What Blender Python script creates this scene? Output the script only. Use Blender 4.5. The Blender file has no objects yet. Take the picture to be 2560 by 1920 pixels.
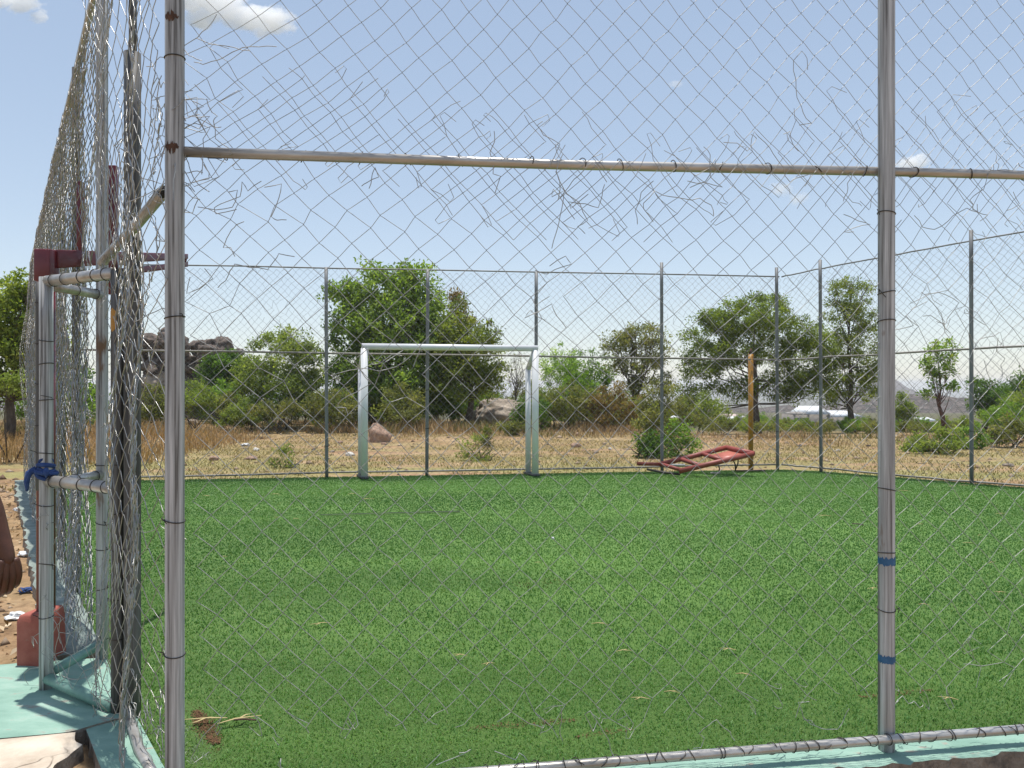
import bpy, math, random
import numpy as np
from mathutils import Vector, noise as mnoise

random.seed(7)
RNG = np.random.default_rng(7)
sc = bpy.context.scene
col = sc.collection
R = math.radians
CAM_H = 1.5
F = 1920.0


def P(px, py, d):
    """point at picture position (2560x1920 frame) and distance d"""
    return np.array([(px - 1280) / F * d, d, CAM_H - (py - 960) / F * d])


def G(px, py, z=0.0):
    """point on the level z seen at a picture position"""
    d = (CAM_H - z) * F / (py - 960)
    return np.array([(px - 1280) / F * d, d, z])


# ------------------------------------------------------------------ materials
def new_mat(name):
    m = bpy.data.materials.new(name)
    m.use_nodes = True
    nt = m.node_tree
    nt.nodes.clear()
    out = nt.nodes.new('ShaderNodeOutputMaterial')
    b = nt.nodes.new('ShaderNodeBsdfPrincipled')
    nt.links.new(b.outputs[0], out.inputs[0])
    return m, nt, b, out


def ramp(nt, fac, stops):
    r = nt.nodes.new('ShaderNodeValToRGB')
    e = r.color_ramp.elements
    e[0].position, e[0].color = stops[0][0], (*stops[0][1], 1)
    e[1].position, e[1].color = stops[-1][0], (*stops[-1][1], 1)
    for p, c in stops[1:-1]:
        k = e.new(p)
        k.color = (*c, 1)
    nt.links.new(fac, r.inputs[0])
    return r.outputs[0]


def noise_tex(nt, scale, detail=5, rough=.6, stretch=(1, 1, 1), dist=0.0):
    tc = nt.nodes.new('ShaderNodeTexCoord')
    mp = nt.nodes.new('ShaderNodeMapping')
    mp.inputs['Scale'].default_value = stretch
    n = nt.nodes.new('ShaderNodeTexNoise')
    n.inputs['Scale'].default_value = scale
    n.inputs['Detail'].default_value = detail
    n.inputs['Roughness'].default_value = rough
    n.inputs['Distortion'].default_value = dist
    nt.links.new(tc.outputs['Object'], mp.inputs[0])
    nt.links.new(mp.outputs[0], n.inputs['Vector'])
    return n.outputs['Fac']


def mix(nt, fac, a, b, mode='MIX'):
    m = nt.nodes.new('ShaderNodeMix')
    m.data_type = 'RGBA'
    m.blend_type = mode
    for s, v in ((0, fac), (6, a), (7, b)):
        if hasattr(v, 'is_linked'):
            nt.links.new(v, m.inputs[s])
        elif isinstance(v, tuple):
            m.inputs[s].default_value = (*v, 1)
        else:
            m.inputs[s].default_value = v
    return m.outputs[2]


def bump(nt, b, h, strength, dist=.01):
    k = nt.nodes.new('ShaderNodeBump')
    k.inputs['Strength'].default_value = strength
    k.inputs['Distance'].default_value = dist
    nt.links.new(h, k.inputs['Height'])
    nt.links.new(k.outputs[0], b.inputs['Normal'])


def mat_noise(name, stops, scale=6, rough=.8, metal=0.0, stretch=(1, 1, 1), bmp=0.0, bscale=None, bdist=.01, spec=.5, spots=None):
    m, nt, b, out = new_mat(name)
    f = noise_tex(nt, scale, 6, .62, stretch)
    c = ramp(nt, f, stops)
    if spots:
        f3 = noise_tex(nt, spots[0], 4, .65, spots[3] if len(spots) > 3 else (1, 1, 1))
        msk = ramp(nt, f3, [(spots[1], (0, 0, 0)), (spots[1] + .07, (1, 1, 1))])
        c = mix(nt, msk, c, spots[2])
    nt.links.new(c, b.inputs['Base Color'])
    b.inputs['Roughness'].default_value = rough
    b.inputs['Metallic'].default_value = metal
    b.inputs['Specular IOR Level'].default_value = spec
    if bmp:
        bump(nt, b, noise_tex(nt, bscale or scale * 3, 6, .7, stretch), bmp, bdist)
    return m


def mat_tint(name, rough=.55, trans=.35, spec=.3):
    """leaf / blade material: colour from the per-leaf attribute"""
    m, nt, b, out = new_mat(name)
    a = nt.nodes.new('ShaderNodeAttribute')
    a.attribute_name = 'tint'
    nt.links.new(a.outputs['Color'], b.inputs['Base Color'])
    b.inputs['Roughness'].default_value = rough
    b.inputs['Specular IOR Level'].default_value = spec
    if trans:
        t = nt.nodes.new('ShaderNodeBsdfTranslucent')
        nt.links.new(mix(nt, 1.0, a.outputs['Color'], (1.2, 1.25, .55), 'MULTIPLY'), t.inputs[0])
        s = nt.nodes.new('ShaderNodeMixShader')
        s.inputs[0].default_value = trans
        nt.links.new(b.outputs[0], s.inputs[1])
        nt.links.new(t.outputs[0], s.inputs[2])
        nt.links.new(s.outputs[0], out.inputs[0])
    return m


M = {}
M['wire'] = mat_noise('galvanised_wire', [(.3, (.28, .285, .28)), (.7, (.45, .45, .44))], 30, .45, .4)
M['old_wire'] = mat_noise('weathered_wire', [(.3, (.17, .168, .16)), (.7, (.58, .57, .54))], 9, .38, .7)
M['far_wire'] = mat_noise('far_galvanised_wire', [(.3, (.20, .20, .21)), (.7, (.34, .34, .345))], 30, .55, .5)
M['tie'] = mat_noise('dark_tie_wire', [(.3, (.03, .028, .027)), (.7, (.09, .075, .06))], 40, .6, .4)
M['pipe'] = mat_noise('galvanised_pipe', [(.38, (.13, .127, .12)), (.45, (.31, .312, .31)), (.55, (.42, .43, .43)), (.62, (.57, .58, .58))], 62, .58, .12,
                      (1, 1, .022), .2, 60, .003, spots=(9, .64, (.17, .10, .055), (1, 1, .3)))
M['rail'] = mat_noise('galvanised_rail', [(.28, (.24, .215, .18)), (.5, (.42, .40, .37)), (.72, (.60, .59, .57))], 14, .36, .5,
                      (.06, 1, 1), .15, 60, .003, spots=(7, .68, (.2, .12, .07)))
M['dark_pipe'] = mat_noise('dull_pipe', [(.36, (.04, .038, .035)), (.5, (.095, .092, .086)), (.66, (.17, .17, .168))], 45, .6, .15,
                           (1, 1, .025), .2, 60, .003, spots=(8, .66, (.2, .13, .05), (1, 1, .3)))
M['far_pipe'] = mat_noise('grey_far_pipe', [(.3, (.15, .155, .16)), (.7, (.27, .275, .28))], 8, .6, .3, (1, 1, .1))
M['far_rail'] = mat_noise('grey_brown_far_rail', [(.3, (.15, .14, .12)), (.7, (.30, .28, .25))], 5, .6, .2)
M['mint_pipe'] = mat_noise('mint_painted_pipe', [(.3, (.10, .19, .16)), (.6, (.20, .36, .30)), (.75, (.33, .36, .32))], 9, .5, .1, bmp=.2)
M['rust'] = mat_noise('rust', [(.3, (.035, .02, .014)), (.7, (.13, .065, .038))], 40, .9, 0, bmp=.5)
M['black'] = mat_noise('black_hole', [(.3, (.008, .008, .008)), (.7, (.02, .02, .02))], 30, .9)
M['goal'] = mat_noise('white_goal_paint', [(.3, (.62, .63, .65)), (.7, (.77, .775, .79))], 5, .4, 0, (1, 1, .3), .08, spots=(14, .7, (.36, .38, .37)))
M['maroon'] = mat_noise('maroon_paint', [(.3, (.085, .010, .016)), (.7, (.15, .022, .028))], 7, .33, 0, bmp=.1, spots=(16, .7, (.11, .05, .03)))
M['red'] = mat_noise('faded_red_paint', [(.3, (.20, .042, .032)), (.7, (.33, .075, .055))], 6, .5, 0, bmp=.1, spots=(15, .66, (.16, .055, .035)))
M['redplate'] = mat_noise('faded_red_plate', [(.3, (.40, .12, .09)), (.7, (.50, .17, .125))], 6, .45)
M['redconc'] = mat_noise('red_painted_concrete', [(.3, (.30, .07, .05)), (.7, (.42, .13, .095))], 10, .85, 0, bmp=.5, spots=(12, .64, (.34, .22, .16)))
M['yellow'] = mat_noise('ochre_paint', [(.3, (.36, .16, .012)), (.7, (.48, .24, .03))], 8, .45, 0, spots=(14, .68, (.2, .1, .03)))
M['mint'] = mat_noise('mint_painted_concrete', [(.3, (.165, .295, .235)), (.55, (.25, .40, .325)), (.75, (.35, .475, .40))], 3.5, .8, 0, (1, 2.2, 1), .35, 40,
                      spots=(7, .60, (.30, .285, .235), (1, 2.2, 1)))
M['dullmint'] = mat_noise('worn_mint_concrete', [(.3, (.13, .15, .135)), (.55, (.21, .255, .225)), (.75, (.34, .365, .33))], 7, .9, 0, bmp=.6, bscale=30)
M['kerbside'] = mat_noise('raw_broken_concrete', [(.3, (.13, .11, .09)), (.5, (.30, .25, .20)), (.75, (.48, .41, .33))], 22, .95, 0, bmp=.9, bdist=.02)


def mat_cream():
    m, nt, b, out = new_mat('cracked_cream_concrete')
    c = ramp(nt, noise_tex(nt, 5, 7, .65), [(.3, (.42, .34, .26)), (.55, (.60, .52, .42)), (.75, (.68, .61, .51))])
    tc = nt.nodes.new('ShaderNodeTexCoord')
    nz = nt.nodes.new('ShaderNodeTexNoise')
    nz.inputs['Scale'].default_value = 6
    nt.links.new(tc.outputs['Object'], nz.inputs['Vector'])
    ad = nt.nodes.new('ShaderNodeMixRGB')
    ad.inputs[0].default_value = .12
    nt.links.new(tc.outputs['Object'], ad.inputs[1])
    nt.links.new(nz.outputs['Color'], ad.inputs[2])
    v = nt.nodes.new('ShaderNodeTexVoronoi')
    v.feature = 'DISTANCE_TO_EDGE'
    v.inputs['Scale'].default_value = 4.2
    nt.links.new(ad.outputs[0], v.inputs['Vector'])
    k = ramp(nt, v.outputs['Distance'], [(.0, (1, 1, 1)), (.016, (0, 0, 0))])
    big = ramp(nt, noise_tex(nt, 2.2, 3), [(.48, (0, 0, 0)), (.56, (1, 1, 1))])
    k2 = mix(nt, 1.0, k, big, 'MULTIPLY')
    nt.links.new(mix(nt, k2, c, (.13, .10, .075)), b.inputs['Base Color'])
    b.inputs['Roughness'].default_value = .92
    bump(nt, b, noise_tex(nt, 40, 6, .7), .35)
    return m


M['cream'] = mat_cream()
M['leaf'] = mat_tint('leaf', .6, .5, .12)
M['blade'] = mat_tint('turf_blade', .5, .25, .35)
M['straw'] = mat_tint('dry_blade', .8, .15)
M['bark'] = mat_noise('bark', [(.3, (.045, .035, .028)), (.7, (.15, .12, .095))], 12, .95, 0, (1, 1, .3), .6)
M['redbark'] = mat_noise('reddish_bark', [(.3, (.06, .03, .025)), (.7, (.16, .09, .07))], 12, .95, 0, (1, 1, .3), .6)
M['rock'] = mat_noise('granite', [(.32, (.035, .028, .024)), (.47, (.11, .085, .07)), (.6, (.19, .15, .125)), (.72, (.32, .265, .225))], 2.6, .95, 0, bmp=.8, bscale=6, bdist=.1)
M['palerock'] = mat_noise('pale_granite', [(.28, (.14, .11, .09)), (.5, (.34, .28, .225)), (.72, (.52, .45, .37))], 2.2, .95, 0, bmp=.8, bscale=8, bdist=.06)
M['pinkrock'] = mat_noise('pinkish_stone', [(.28, (.20, .12, .085)), (.5, (.38, .25, .18)), (.72, (.52, .38, .29))], 4, .95, 0, bmp=.7, bscale=14, bdist=.03)
M['whitestone'] = mat_noise('white_stone', [(.28, (.38, .35, .31)), (.7, (.72, .69, .63))], 6, .9, 0, bmp=.5)
M['skin'] = mat_noise('dark_brown_skin', [(.3, (.055, .021, .012)), (.7, (.12, .048, .028))], 18, .5, 0, bmp=.12, bscale=90, bdist=.002)
M['shirt'] = mat_noise('dark_blue_cotton', [(.3, (.03, .04, .08)), (.7, (.05, .065, .12))], 20, .9)
M['trousers'] = mat_noise('grey_cotton', [(.3, (.06, .06, .065)), (.7, (.10, .10, .105))], 20, .9)
M['hair'] = mat_noise('black_hair', [(.3, (.006, .005, .005)), (.7, (.015, .013, .012))], 60, .9, bmp=.6)
M['bluecloth'] = mat_noise('blue_cloth', [(.3, (.015, .04, .14)), (.7, (.04, .09, .26))], 20, .85, 0, bmp=.3)
M['bluepaint'] = mat_noise('blue_paint', [(.3, (.02, .09, .20)), (.7, (.04, .15, .30))], 30, .6)
M['plastic'] = mat_noise('white_plastic', [(.3, (.55, .57, .58)), (.7, (.78, .79, .79))], 12, .4)
M['whitewall'] = mat_noise('white_roof_sheet', [(.3, (.70, .71, .72)), (.7, (.82, .83, .83))], .6, .45)
M['greywall'] = mat_noise('grey_block_wall', [(.3, (.22, .20, .185)), (.7, (.34, .31, .28))], .8, .9, 0, bmp=.3)
M['pinkwall'] = mat_noise('pinkish_roof_sheet', [(.3, (.40, .30, .26)), (.7, (.52, .42, .37))], .5, .8)
M['mudwall'] = mat_noise('brown_mud_wall', [(.3, (.08, .06, .045)), (.7, (.15, .11, .085))], .6, .95, 0, bmp=.4)
M['window'] = mat_noise('dark_window', [(.3, (.03, .035, .04)), (.7, (.06, .065, .07))], 2, .2)
M['hill'] = mat_noise('stony_hillside', [(.3, (.06, .05, .038)), (.45, (.15, .115, .095)), (.58, (.22, .17, .145)), (.72, (.40, .33, .29))], .12, .95, 0, bmp=1, bscale=.22, bdist=9,
                      spots=(.2, .56, (.075, .085, .045)))
M['farhill'] = mat_noise('rock_dome', [(.3, (.09, .08, .078)), (.7, (.19, .17, .165))], .02, .95, 0, bmp=.7, bscale=.05, bdist=6)


def mat_ground():
    m, nt, b, out = new_mat('dry_soil')
    soil = ramp(nt, noise_tex(nt, .9, 9, .68), [(.28, (.19, .115, .065)), (.45, (.34, .22, .125)), (.6, (.43, .30, .185)), (.75, (.52, .40, .275))])
    fine = ramp(nt, noise_tex(nt, 9, 6, .75), [(.3, (.48, .45, .43)), (.7, (1.22, 1.2, 1.18))])
    soil = mix(nt, 1.0, soil, fine, 'MULTIPLY')
    g = ramp(nt, noise_tex(nt, 7, 5, .7), [(.3, (.16, .16, .055)), (.7, (.34, .31, .125))])
    msk = ramp(nt, noise_tex(nt, .42, 7, .62, (.55, 1.6, 1)), [(.38, (0, 0, 0)), (.54, (.9, .9, .9))])
    sep = nt.nodes.new('ShaderNodeSeparateXYZ')
    tc = nt.nodes.new('ShaderNodeTexCoord')
    nt.links.new(tc.outputs['Object'], sep.inputs[0])
    mr = nt.nodes.new('ShaderNodeMapRange')       # grassy verge just outside the pitch, bare soil further on, scrub far away
    mr.inputs[1].default_value, mr.inputs[2].default_value = 12.2, 20
    nt.links.new(sep.outputs[1], mr.inputs[0])
    band = ramp(nt, mr.outputs[0], [(0, (.15, .15, .15)), (.06, (1.0, 1.0, 1.0)), (.55, (.75, .75, .75)), (1, (.4, .4, .4))])
    mr2 = nt.nodes.new('ShaderNodeMapRange')
    mr2.inputs[1].default_value, mr2.inputs[2].default_value = 30, 46
    nt.links.new(sep.outputs[1], mr2.inputs[0])
    c = mix(nt, mix(nt, 1.0, msk, band, 'MULTIPLY'), soil, g)
    c = mix(nt, mix(nt, .92, (0, 0, 0), mr2.outputs[0]), c, (.085, .085, .042))
    nt.links.new(c, b.inputs['Base Color'])
    b.inputs['Roughness'].default_value = .95
    b.inputs['Specular IOR Level'].default_value = .2
    bump(nt, b, noise_tex(nt, 14, 7, .75), .7, .03)
    return m


def mat_turf():
    m, nt, b, out = new_mat('artificial_turf')
    f = noise_tex(nt, 60, 4, .7, (1, .5, 1))
    c = ramp(nt, f, [(.25, (.08, .175, .026)), (.75, (.15, .275, .055))])
    big = ramp(nt, noise_tex(nt, .9, 4, .6, (.4, 1.6, 1)), [(.3, (.66, .70, .62)), (.7, (1.15, 1.12, 1.15))])
    nt.links.new(mix(nt, 1.0, c, big, 'MULTIPLY'), b.inputs['Base Color'])
    b.inputs['Roughness'].default_value = .8
    bump(nt, b, noise_tex(nt, 90, 4, .8), .6, .02)
    return m


M['ground'] = mat_ground()
M['turf'] = mat_turf()

# ------------------------------------------------------------------ object helpers
ORIGIN = {}


def tag(o, label=None, cat=None, group=None, kind=None):
    for k, v in (('label', label), ('category', cat), ('group', group), ('kind', kind)):
        if v:
            o[k] = v
    return o


def thing(name, loc, label, cat, group=None):
    o = bpy.data.objects.new(name, None)
    o.location = loc
    o.empty_display_size = .2
    col.objects.link(o)
    ORIGIN[o.name] = np.array(loc, float)
    return tag(o, label, cat, group)


class MB:
    """collects vertices and faces (world coordinates)"""

    def __init__(self):
        self.v, self.f, self.n = [], [], 0

    def add(self, v, f):
        v = np.asarray(v, float)
        self.v.append(v)
        f = np.asarray(f)
        self.f.append(f + self.n)
        self.n += len(v)
        return self

    def tube(self, pts, r, sides=8, ref=None, caps=True):
        p = np.asarray(pts, float)
        n = len(p)
        t = np.gradient(p, axis=0)
        t /= np.linalg.norm(t, axis=1)[:, None] + 1e-12
        if ref is None:
            m = np.abs(t).mean(0)
            ref = np.eye(3)[int(np.argmin(m))]
        a = np.cross(t, ref)
        a /= np.linalg.norm(a, axis=1)[:, None] + 1e-12
        b = np.cross(t, a)
        rr = np.broadcast_to(np.asarray(r, float), (n,))[:, None, None]
        th = np.arange(sides) * 2 * math.pi / sides
        ring = np.cos(th)[None, :, None] * a[:, None, :] + np.sin(th)[None, :, None] * b[:, None, :]
        v = (p[:, None, :] + ring * rr).reshape(-1, 3)
        i = np.arange(n - 1)[:, None] * sides
        j = np.arange(sides)[None, :]
        k = (j + 1) % sides
        f = np.stack([i + j, i + k, i + sides + k, i + sides + j], -1).reshape(-1, 4)
        if caps:
            v = np.vstack([v, p[:1], p[-1:]])
            c0, c1 = n * sides, n * sides + 1
            jj, kk = j[0], k[0]
            e = (n - 1) * sides
            f = np.vstack([f, np.stack([np.full(sides, c0), kk, jj, jj], -1), np.stack([np.full(sides, c1), e + jj, e + kk, e + kk], -1)])
        self.add(v, f)
        return self

    def ring(self, c, axis, R_, r, sides=5, seg=18, wob=0.0):
        axis = np.asarray(axis, float)
        axis /= np.linalg.norm(axis)
        ref = np.eye(3)[int(np.argmin(np.abs(axis)))]
        a = np.cross(axis, ref)
        a /= np.linalg.norm(a)
        b = np.cross(axis, a)
        th = np.linspace(0, 2 * math.pi, seg + 1)
        w = wob * np.sin(th + random.random() * 6)
        pts = np.asarray(c)[None] + R_ * (np.cos(th)[:, None] * a + np.sin(th)[:, None] * b) + w[:, None] * axis
        return self.tube(pts, r, sides, axis + .01)

    def box(self, c, s, rot=0.0, taper=1.0):
        x, y, z = np.asarray(s) / 2
        v = np.array([[-x, -y, -z], [x, -y, -z], [x, y, -z], [-x, y, -z], [-x * taper, -y * taper, z], [x * taper, -y * taper, z], [x * taper, y * taper, z], [-x * taper, y * taper, z]])
        cs, sn = math.cos(rot), math.sin(rot)
        v = v @ np.array([[cs, sn, 0], [-sn, cs, 0], [0, 0, 1]])
        return self.add(v + np.asarray(c), [[0, 3, 2, 1], [4, 5, 6, 7], [0, 1, 5, 4], [1, 2, 6, 5], [2, 3, 7, 6], [3, 0, 4, 7]])

    def beam(self, a, b, w, h, up=(0, 0, 1)):
        a, b = np.asarray(a, float), np.asarray(b, float)
        t = (b - a) / np.linalg.norm(b - a)
        s = np.cross(t, up)
        s /= np.linalg.norm(s)
        u = np.cross(s, t)
        v = [p + s * sx * w / 2 + u * sz * h / 2 for p in (a, b) for sx, sz in ((-1, -1), (1, -1), (1, 1), (-1, 1))]
        return self.add(v, [[0, 1, 2, 3], [7, 6, 5, 4], [0, 4, 5, 1], [1, 5, 6, 2], [2, 6, 7, 3], [3, 7, 4, 0]])

    def build(self, name, mat, parent=None, smooth=False, tint=None, origin=None, bevel=0.0):
        v = np.vstack(self.v)
        f = np.vstack([np.column_stack([q, q[:, -1:]]) if q.shape[1] == 3 else q for q in self.f])
        if parent is not None:
            og = ORIGIN[parent.name]
        else:
            og = np.zeros(3) if origin is None else np.asarray(origin, float)
        v = v - og
        me = bpy.data.meshes.new(name)
        tri = f[:, 2] == f[:, 3]
        cnt = np.where(tri, 3, 4)
        me.vertices.add(len(v))
        me.vertices.foreach_set('co', v.ravel())
        idx = f.ravel()[np.column_stack([np.ones((len(f), 3), bool), ~tri]).ravel()]
        me.loops.add(len(idx))
        me.loops.foreach_set('vertex_index', idx.astype(np.int32))
        me.polygons.add(len(f))
        start = np.concatenate([[0], np.cumsum(cnt)[:-1]])
        me.polygons.foreach_set('loop_start', start.astype(np.int32))
        me.polygons.foreach_set('loop_total', cnt.astype(np.int32))
        if smooth:
            me.polygons.foreach_set('use_smooth', np.ones(len(f), bool))
        me.update(calc_edges=True)
        me.validate()
        if tint is not None:
            at = me.attributes.new('tint', 'FLOAT_COLOR', 'POINT')
            at.data.foreach_set('color', np.column_stack([tint, np.ones(len(tint))]).astype(np.float32).ravel())
        me.materials.append(mat)
        o = bpy.data.objects.new(name, me)
        col.objects.link(o)
        ORIGIN[o.name] = og
        if parent is not None:
            o.parent = parent
        else:
            o.location = og
        if bevel:
            bv = o.modifiers.new('bevel', 'BEVEL')
            bv.width = bevel
            bv.segments = 2
        return o


def fbm(x, y, seed=0.0, octs=5, base=1.0):
    """cheap vectorised value variation from rotated sines"""
    s, a, f = 0, .5, base
    for i in range(octs):
        r = seed * 1.7 + i * 2.399
        s = s + a * np.sin(f * (x * math.cos(r) + y * math.sin(r)) + r * 5.1) * np.cos(f * .83 * (y * math.cos(r * 1.3) - x * math.sin(r * 1.3)) + r * 2.3)
        a *= .55
        f *= 1.93
    return s


# ------------------------------------------------------------------ layout of the pitch
A2 = np.array([-1.19, 2.71])          # first post of the fence near the viewer
B2 = np.array([1.526, 3.13])          # its next post
D2 = np.array([-1.75, 3.48])          # gate side post
R2 = np.array([-2.215, 4.15])         # gate rear post
LC = np.array([-7.35, 11.75])         # far corner of the slanting side
FC = np.array([4.68, 13.45])          # far corner with the second slanting side
fdir = (B2 - A2) / np.linalg.norm(B2 - A2)
PITCH = [A2 - .02, np.array([10.6, 4.53]), np.array([10.6, 8.0]), np.array([6.95, 11.6]), np.array([5.3, 13.2]), FC, LC, R2, D2]


def gz(x, y):
    """ground level outside the pitch"""
    x, y = np.asarray(x, float), np.asarray(y, float)
    z = -.045 + .03 * fbm(x, y, 1, 4, 1.3) * np.clip((y - 13) / 4, .25, 1)
    z = z + .10 * fbm(x, y, 3, 3, .33) * np.clip((y - 15) / 8, 0, 1)
    crest = 33 - 11 * np.clip((x - 2.5) / 4, 0, 1)
    z = z - np.clip(y - crest, 0, 110 - crest) * .05 - np.clip(y - 110, 0, 1500) * .031
    lo = np.clip((2.75 + .1546 * (x + 1.19) - y) / .1, 0, 1) * np.clip((x + 1.75) / .1, 0, 1) * (y > -20)
    return z - .20 * lo


def ground():
    xs = np.concatenate([-np.geomspace(4500, 14, 44), np.linspace(-13.6, 13.6, 110), np.geomspace(14, 4500, 44)])
    ys = np.concatenate([-np.geomspace(2000, 2, 20), np.linspace(-1.6, 36, 150), np.geomspace(37, 5000, 70)])
    X, Y = np.meshgrid(xs, ys)
    Z = gz(X, Y)
    v = np.stack([X, Y, Z], -1).reshape(-1, 3)
    nx, ny = len(xs), len(ys)
    i = (np.arange(ny - 1)[:, None] * nx + np.arange(nx - 1)[None, :]).ravel()
    f = np.stack([i, i + 1, i + nx + 1, i + nx], -1)
    o = MB().add(v, f).build('ground', M['ground'], smooth=True)
    tag(o, 'dry tan soil and thin yellow grass around the pitch', 'ground', kind='structure')


ground()


def poly_prism(mb, pts, z0, z1):
    pts = [np.asarray(p, float)[:2] for p in pts]
    n = len(pts)
    v = [(*p, z0) for p in pts] + [(*p, z1) for p in pts]
    c0, c1 = np.mean(pts, 0), np.mean(pts, 0)
    v += [(*c0, z0), (*c1, z1)]
    f = []
    for i in range(n):
        j = (i + 1) % n
        f += [[i, j, n + j, n + i], [2 * n + 1, n + i, n + j, n + j], [2 * n, j, i, i]]
    return mb.add(v, f)


def inside(poly, x, y):
    c = np.zeros(x.shape, bool)
    n = len(poly)
    for i in range(n):
        (x1, y1), (x2, y2) = poly[i][:2], poly[(i + 1) % n][:2]
        hit = ((y1 > y) != (y2 > y)) & (x < (x2 - x1) * (y - y1) / (y2 - y1 + 1e-12) + x1)
        c ^= hit
    return c


tb = MB()
poly_prism(tb, PITCH, -.16, 0.0)
tag(tb.build('turf', M['turf']), 'green artificial turf of the small pitch', 'turf', kind='structure')


def seg_dist(x, y, a, b):
    a, b = np.asarray(a), np.asarray(b)
    t = np.clip(((x - a[0]) * (b[0] - a[0]) + (y - a[1]) * (b[1] - a[1])) / ((b - a) @ (b - a)), 0, 1)
    return np.hypot(x - a[0] - t * (b[0] - a[0]), y - a[1] - t * (b[1] - a[1]))


def blades(xy, z, h, w, lean, colr, wind=None, tip=None):
    """arrays of bent two-segment blades -> verts, faces, tint"""
    n = len(xy)
    th = RNG.random(n) * 2 * math.pi
    sx, sy = np.cos(th) * w / 2, np.sin(th) * w / 2
    la = RNG.random(n) * 2 * math.pi
    lx, ly = np.cos(la) * lean, np.sin(la) * lean
    if wind is not None:
        lx, ly = lx + wind[0], ly + wind[1]
    x, y = xy[:, 0], xy[:, 1]
    v = np.empty((n, 5, 3))
    v[:, 0] = np.stack([x - sx, y - sy, z], -1)
    v[:, 1] = np.stack([x + sx, y + sy, z], -1)
    v[:, 2] = np.stack([x + sx * .8 + lx * h * .35, y + sy * .8 + ly * h * .35, z + h * .6], -1)
    v[:, 3] = np.stack([x - sx * .8 + lx * h * .35, y - sy * .8 + ly * h * .35, z + h * .6], -1)
    v[:, 4] = np.stack([x + lx * h, y + ly * h, z + h * (1 - .25 * np.minimum(1, np.hypot(lx, ly)))], -1)
    i = np.arange(n) * 5
    f = np.concatenate([np.stack([i, i + 1, i + 2, i + 3], -1), np.stack([i + 3, i + 2, i + 4, i + 4], -1)])
    c = np.repeat(colr, 5, axis=0)
    return v.reshape(-1, 3), f, c


def turf_grass():
    parts = []
    for (y0, y1, dens, h, w) in ((2.6, 4.2, 7600, .016, .0038), (4.2, 6.0, 5400, .016, .005), (6.0, 9.0, 4200, .015, .0065), (9.0, 13.6, 3000, .014, .009)):
        x0, x1 = -.70 * y1, .75 * y1 + 1.8
        n = int((x1 - x0) * (y1 - y0) * dens)
        x, y = RNG.uniform(x0, x1, n), RNG.uniform(y0, y1, n)
        k = inside(PITCH, x, y) & (np.abs(x) < .74 * y + 2.2) & ((x - A2[0]) * -fdir[1] + (y - A2[1]) * fdir[0] > .05)
        x, y = x[k], y[k]
        n = len(x)
        wide = .7 * fbm(x, y, 5, 4, .75) + .75 * fbm(x * .3, y * 2.2, 9, 4, 1.3) + .45 * fbm(x * .5, y * 3.5, 14, 3, 3.1)
        t = np.clip(.48 + .62 * wide + RNG.normal(0, .2, n), 0, 1)[:, None]
        c = (1 - t) * np.array([.046, .150, .027]) + t * np.array([.172, .340, .090])
        pale = RNG.random(n) < .07
        c[pale] = np.array([.22, .30, .10]) * RNG.uniform(.8, 1.2, (pale.sum(), 1))
        # brown infill showing along seams and in the worn corner
        brown = np.zeros(n, bool)
        for a, b, wd, pr in ((G(480, 1775), G(545, 1862), .055, .85), (G(1180, 1823), G(1440, 1802), .02, .55), (G(1440, 1846), G(1560, 1828), .018, .5),
                             (G(2150, 1746), G(2320, 1728), .014, .6), (G(1310, 1463), G(1400, 1452), .09, .22)):
            brown |= (seg_dist(x, y, a[:2], b[:2]) < wd * (1 + .5 * np.sin(x * 37 + y * 23))) & (RNG.random(n) < pr)
        c[brown] = np.array([.13, .068, .028]) * RNG.uniform(.7, 1.4, (brown.sum(), 1))
        white = (seg_dist(x, y, G(470, 1822)[:2], G(505, 1905)[:2]) < .05) & (RNG.random(n) < .6)
        c[white] = np.array([.36, .42, .30]) * RNG.uniform(.7, 1.2, (white.sum(), 1))
        seam = seg_dist(x, y, G(800, 1289)[:2], G(1150, 1281)[:2]) < .028
        hh = h * RNG.uniform(.6, 1.25, n)
        hh[seam] *= .1
        hh[brown & (y < 4)] *= .35
        hh[white] *= .8
        wx = .55 * fbm(x, y, 12, 3, .8)
        parts.append(blades(np.column_stack([x, y]), np.zeros(n), hh, w * RNG.uniform(.7, 1.3, n), RNG.uniform(.4, 1.3, n), c, (wx, -.25 + .3 * wx)))
    mb = MB()
    for v, f, c in parts:
        mb.add(v, f)
    tag(mb.build('grass', M['blade'], tint=np.vstack([p[2] for p in parts])), 'short green plastic grass blades covering the pitch', 'grass', kind='stuff')


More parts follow.
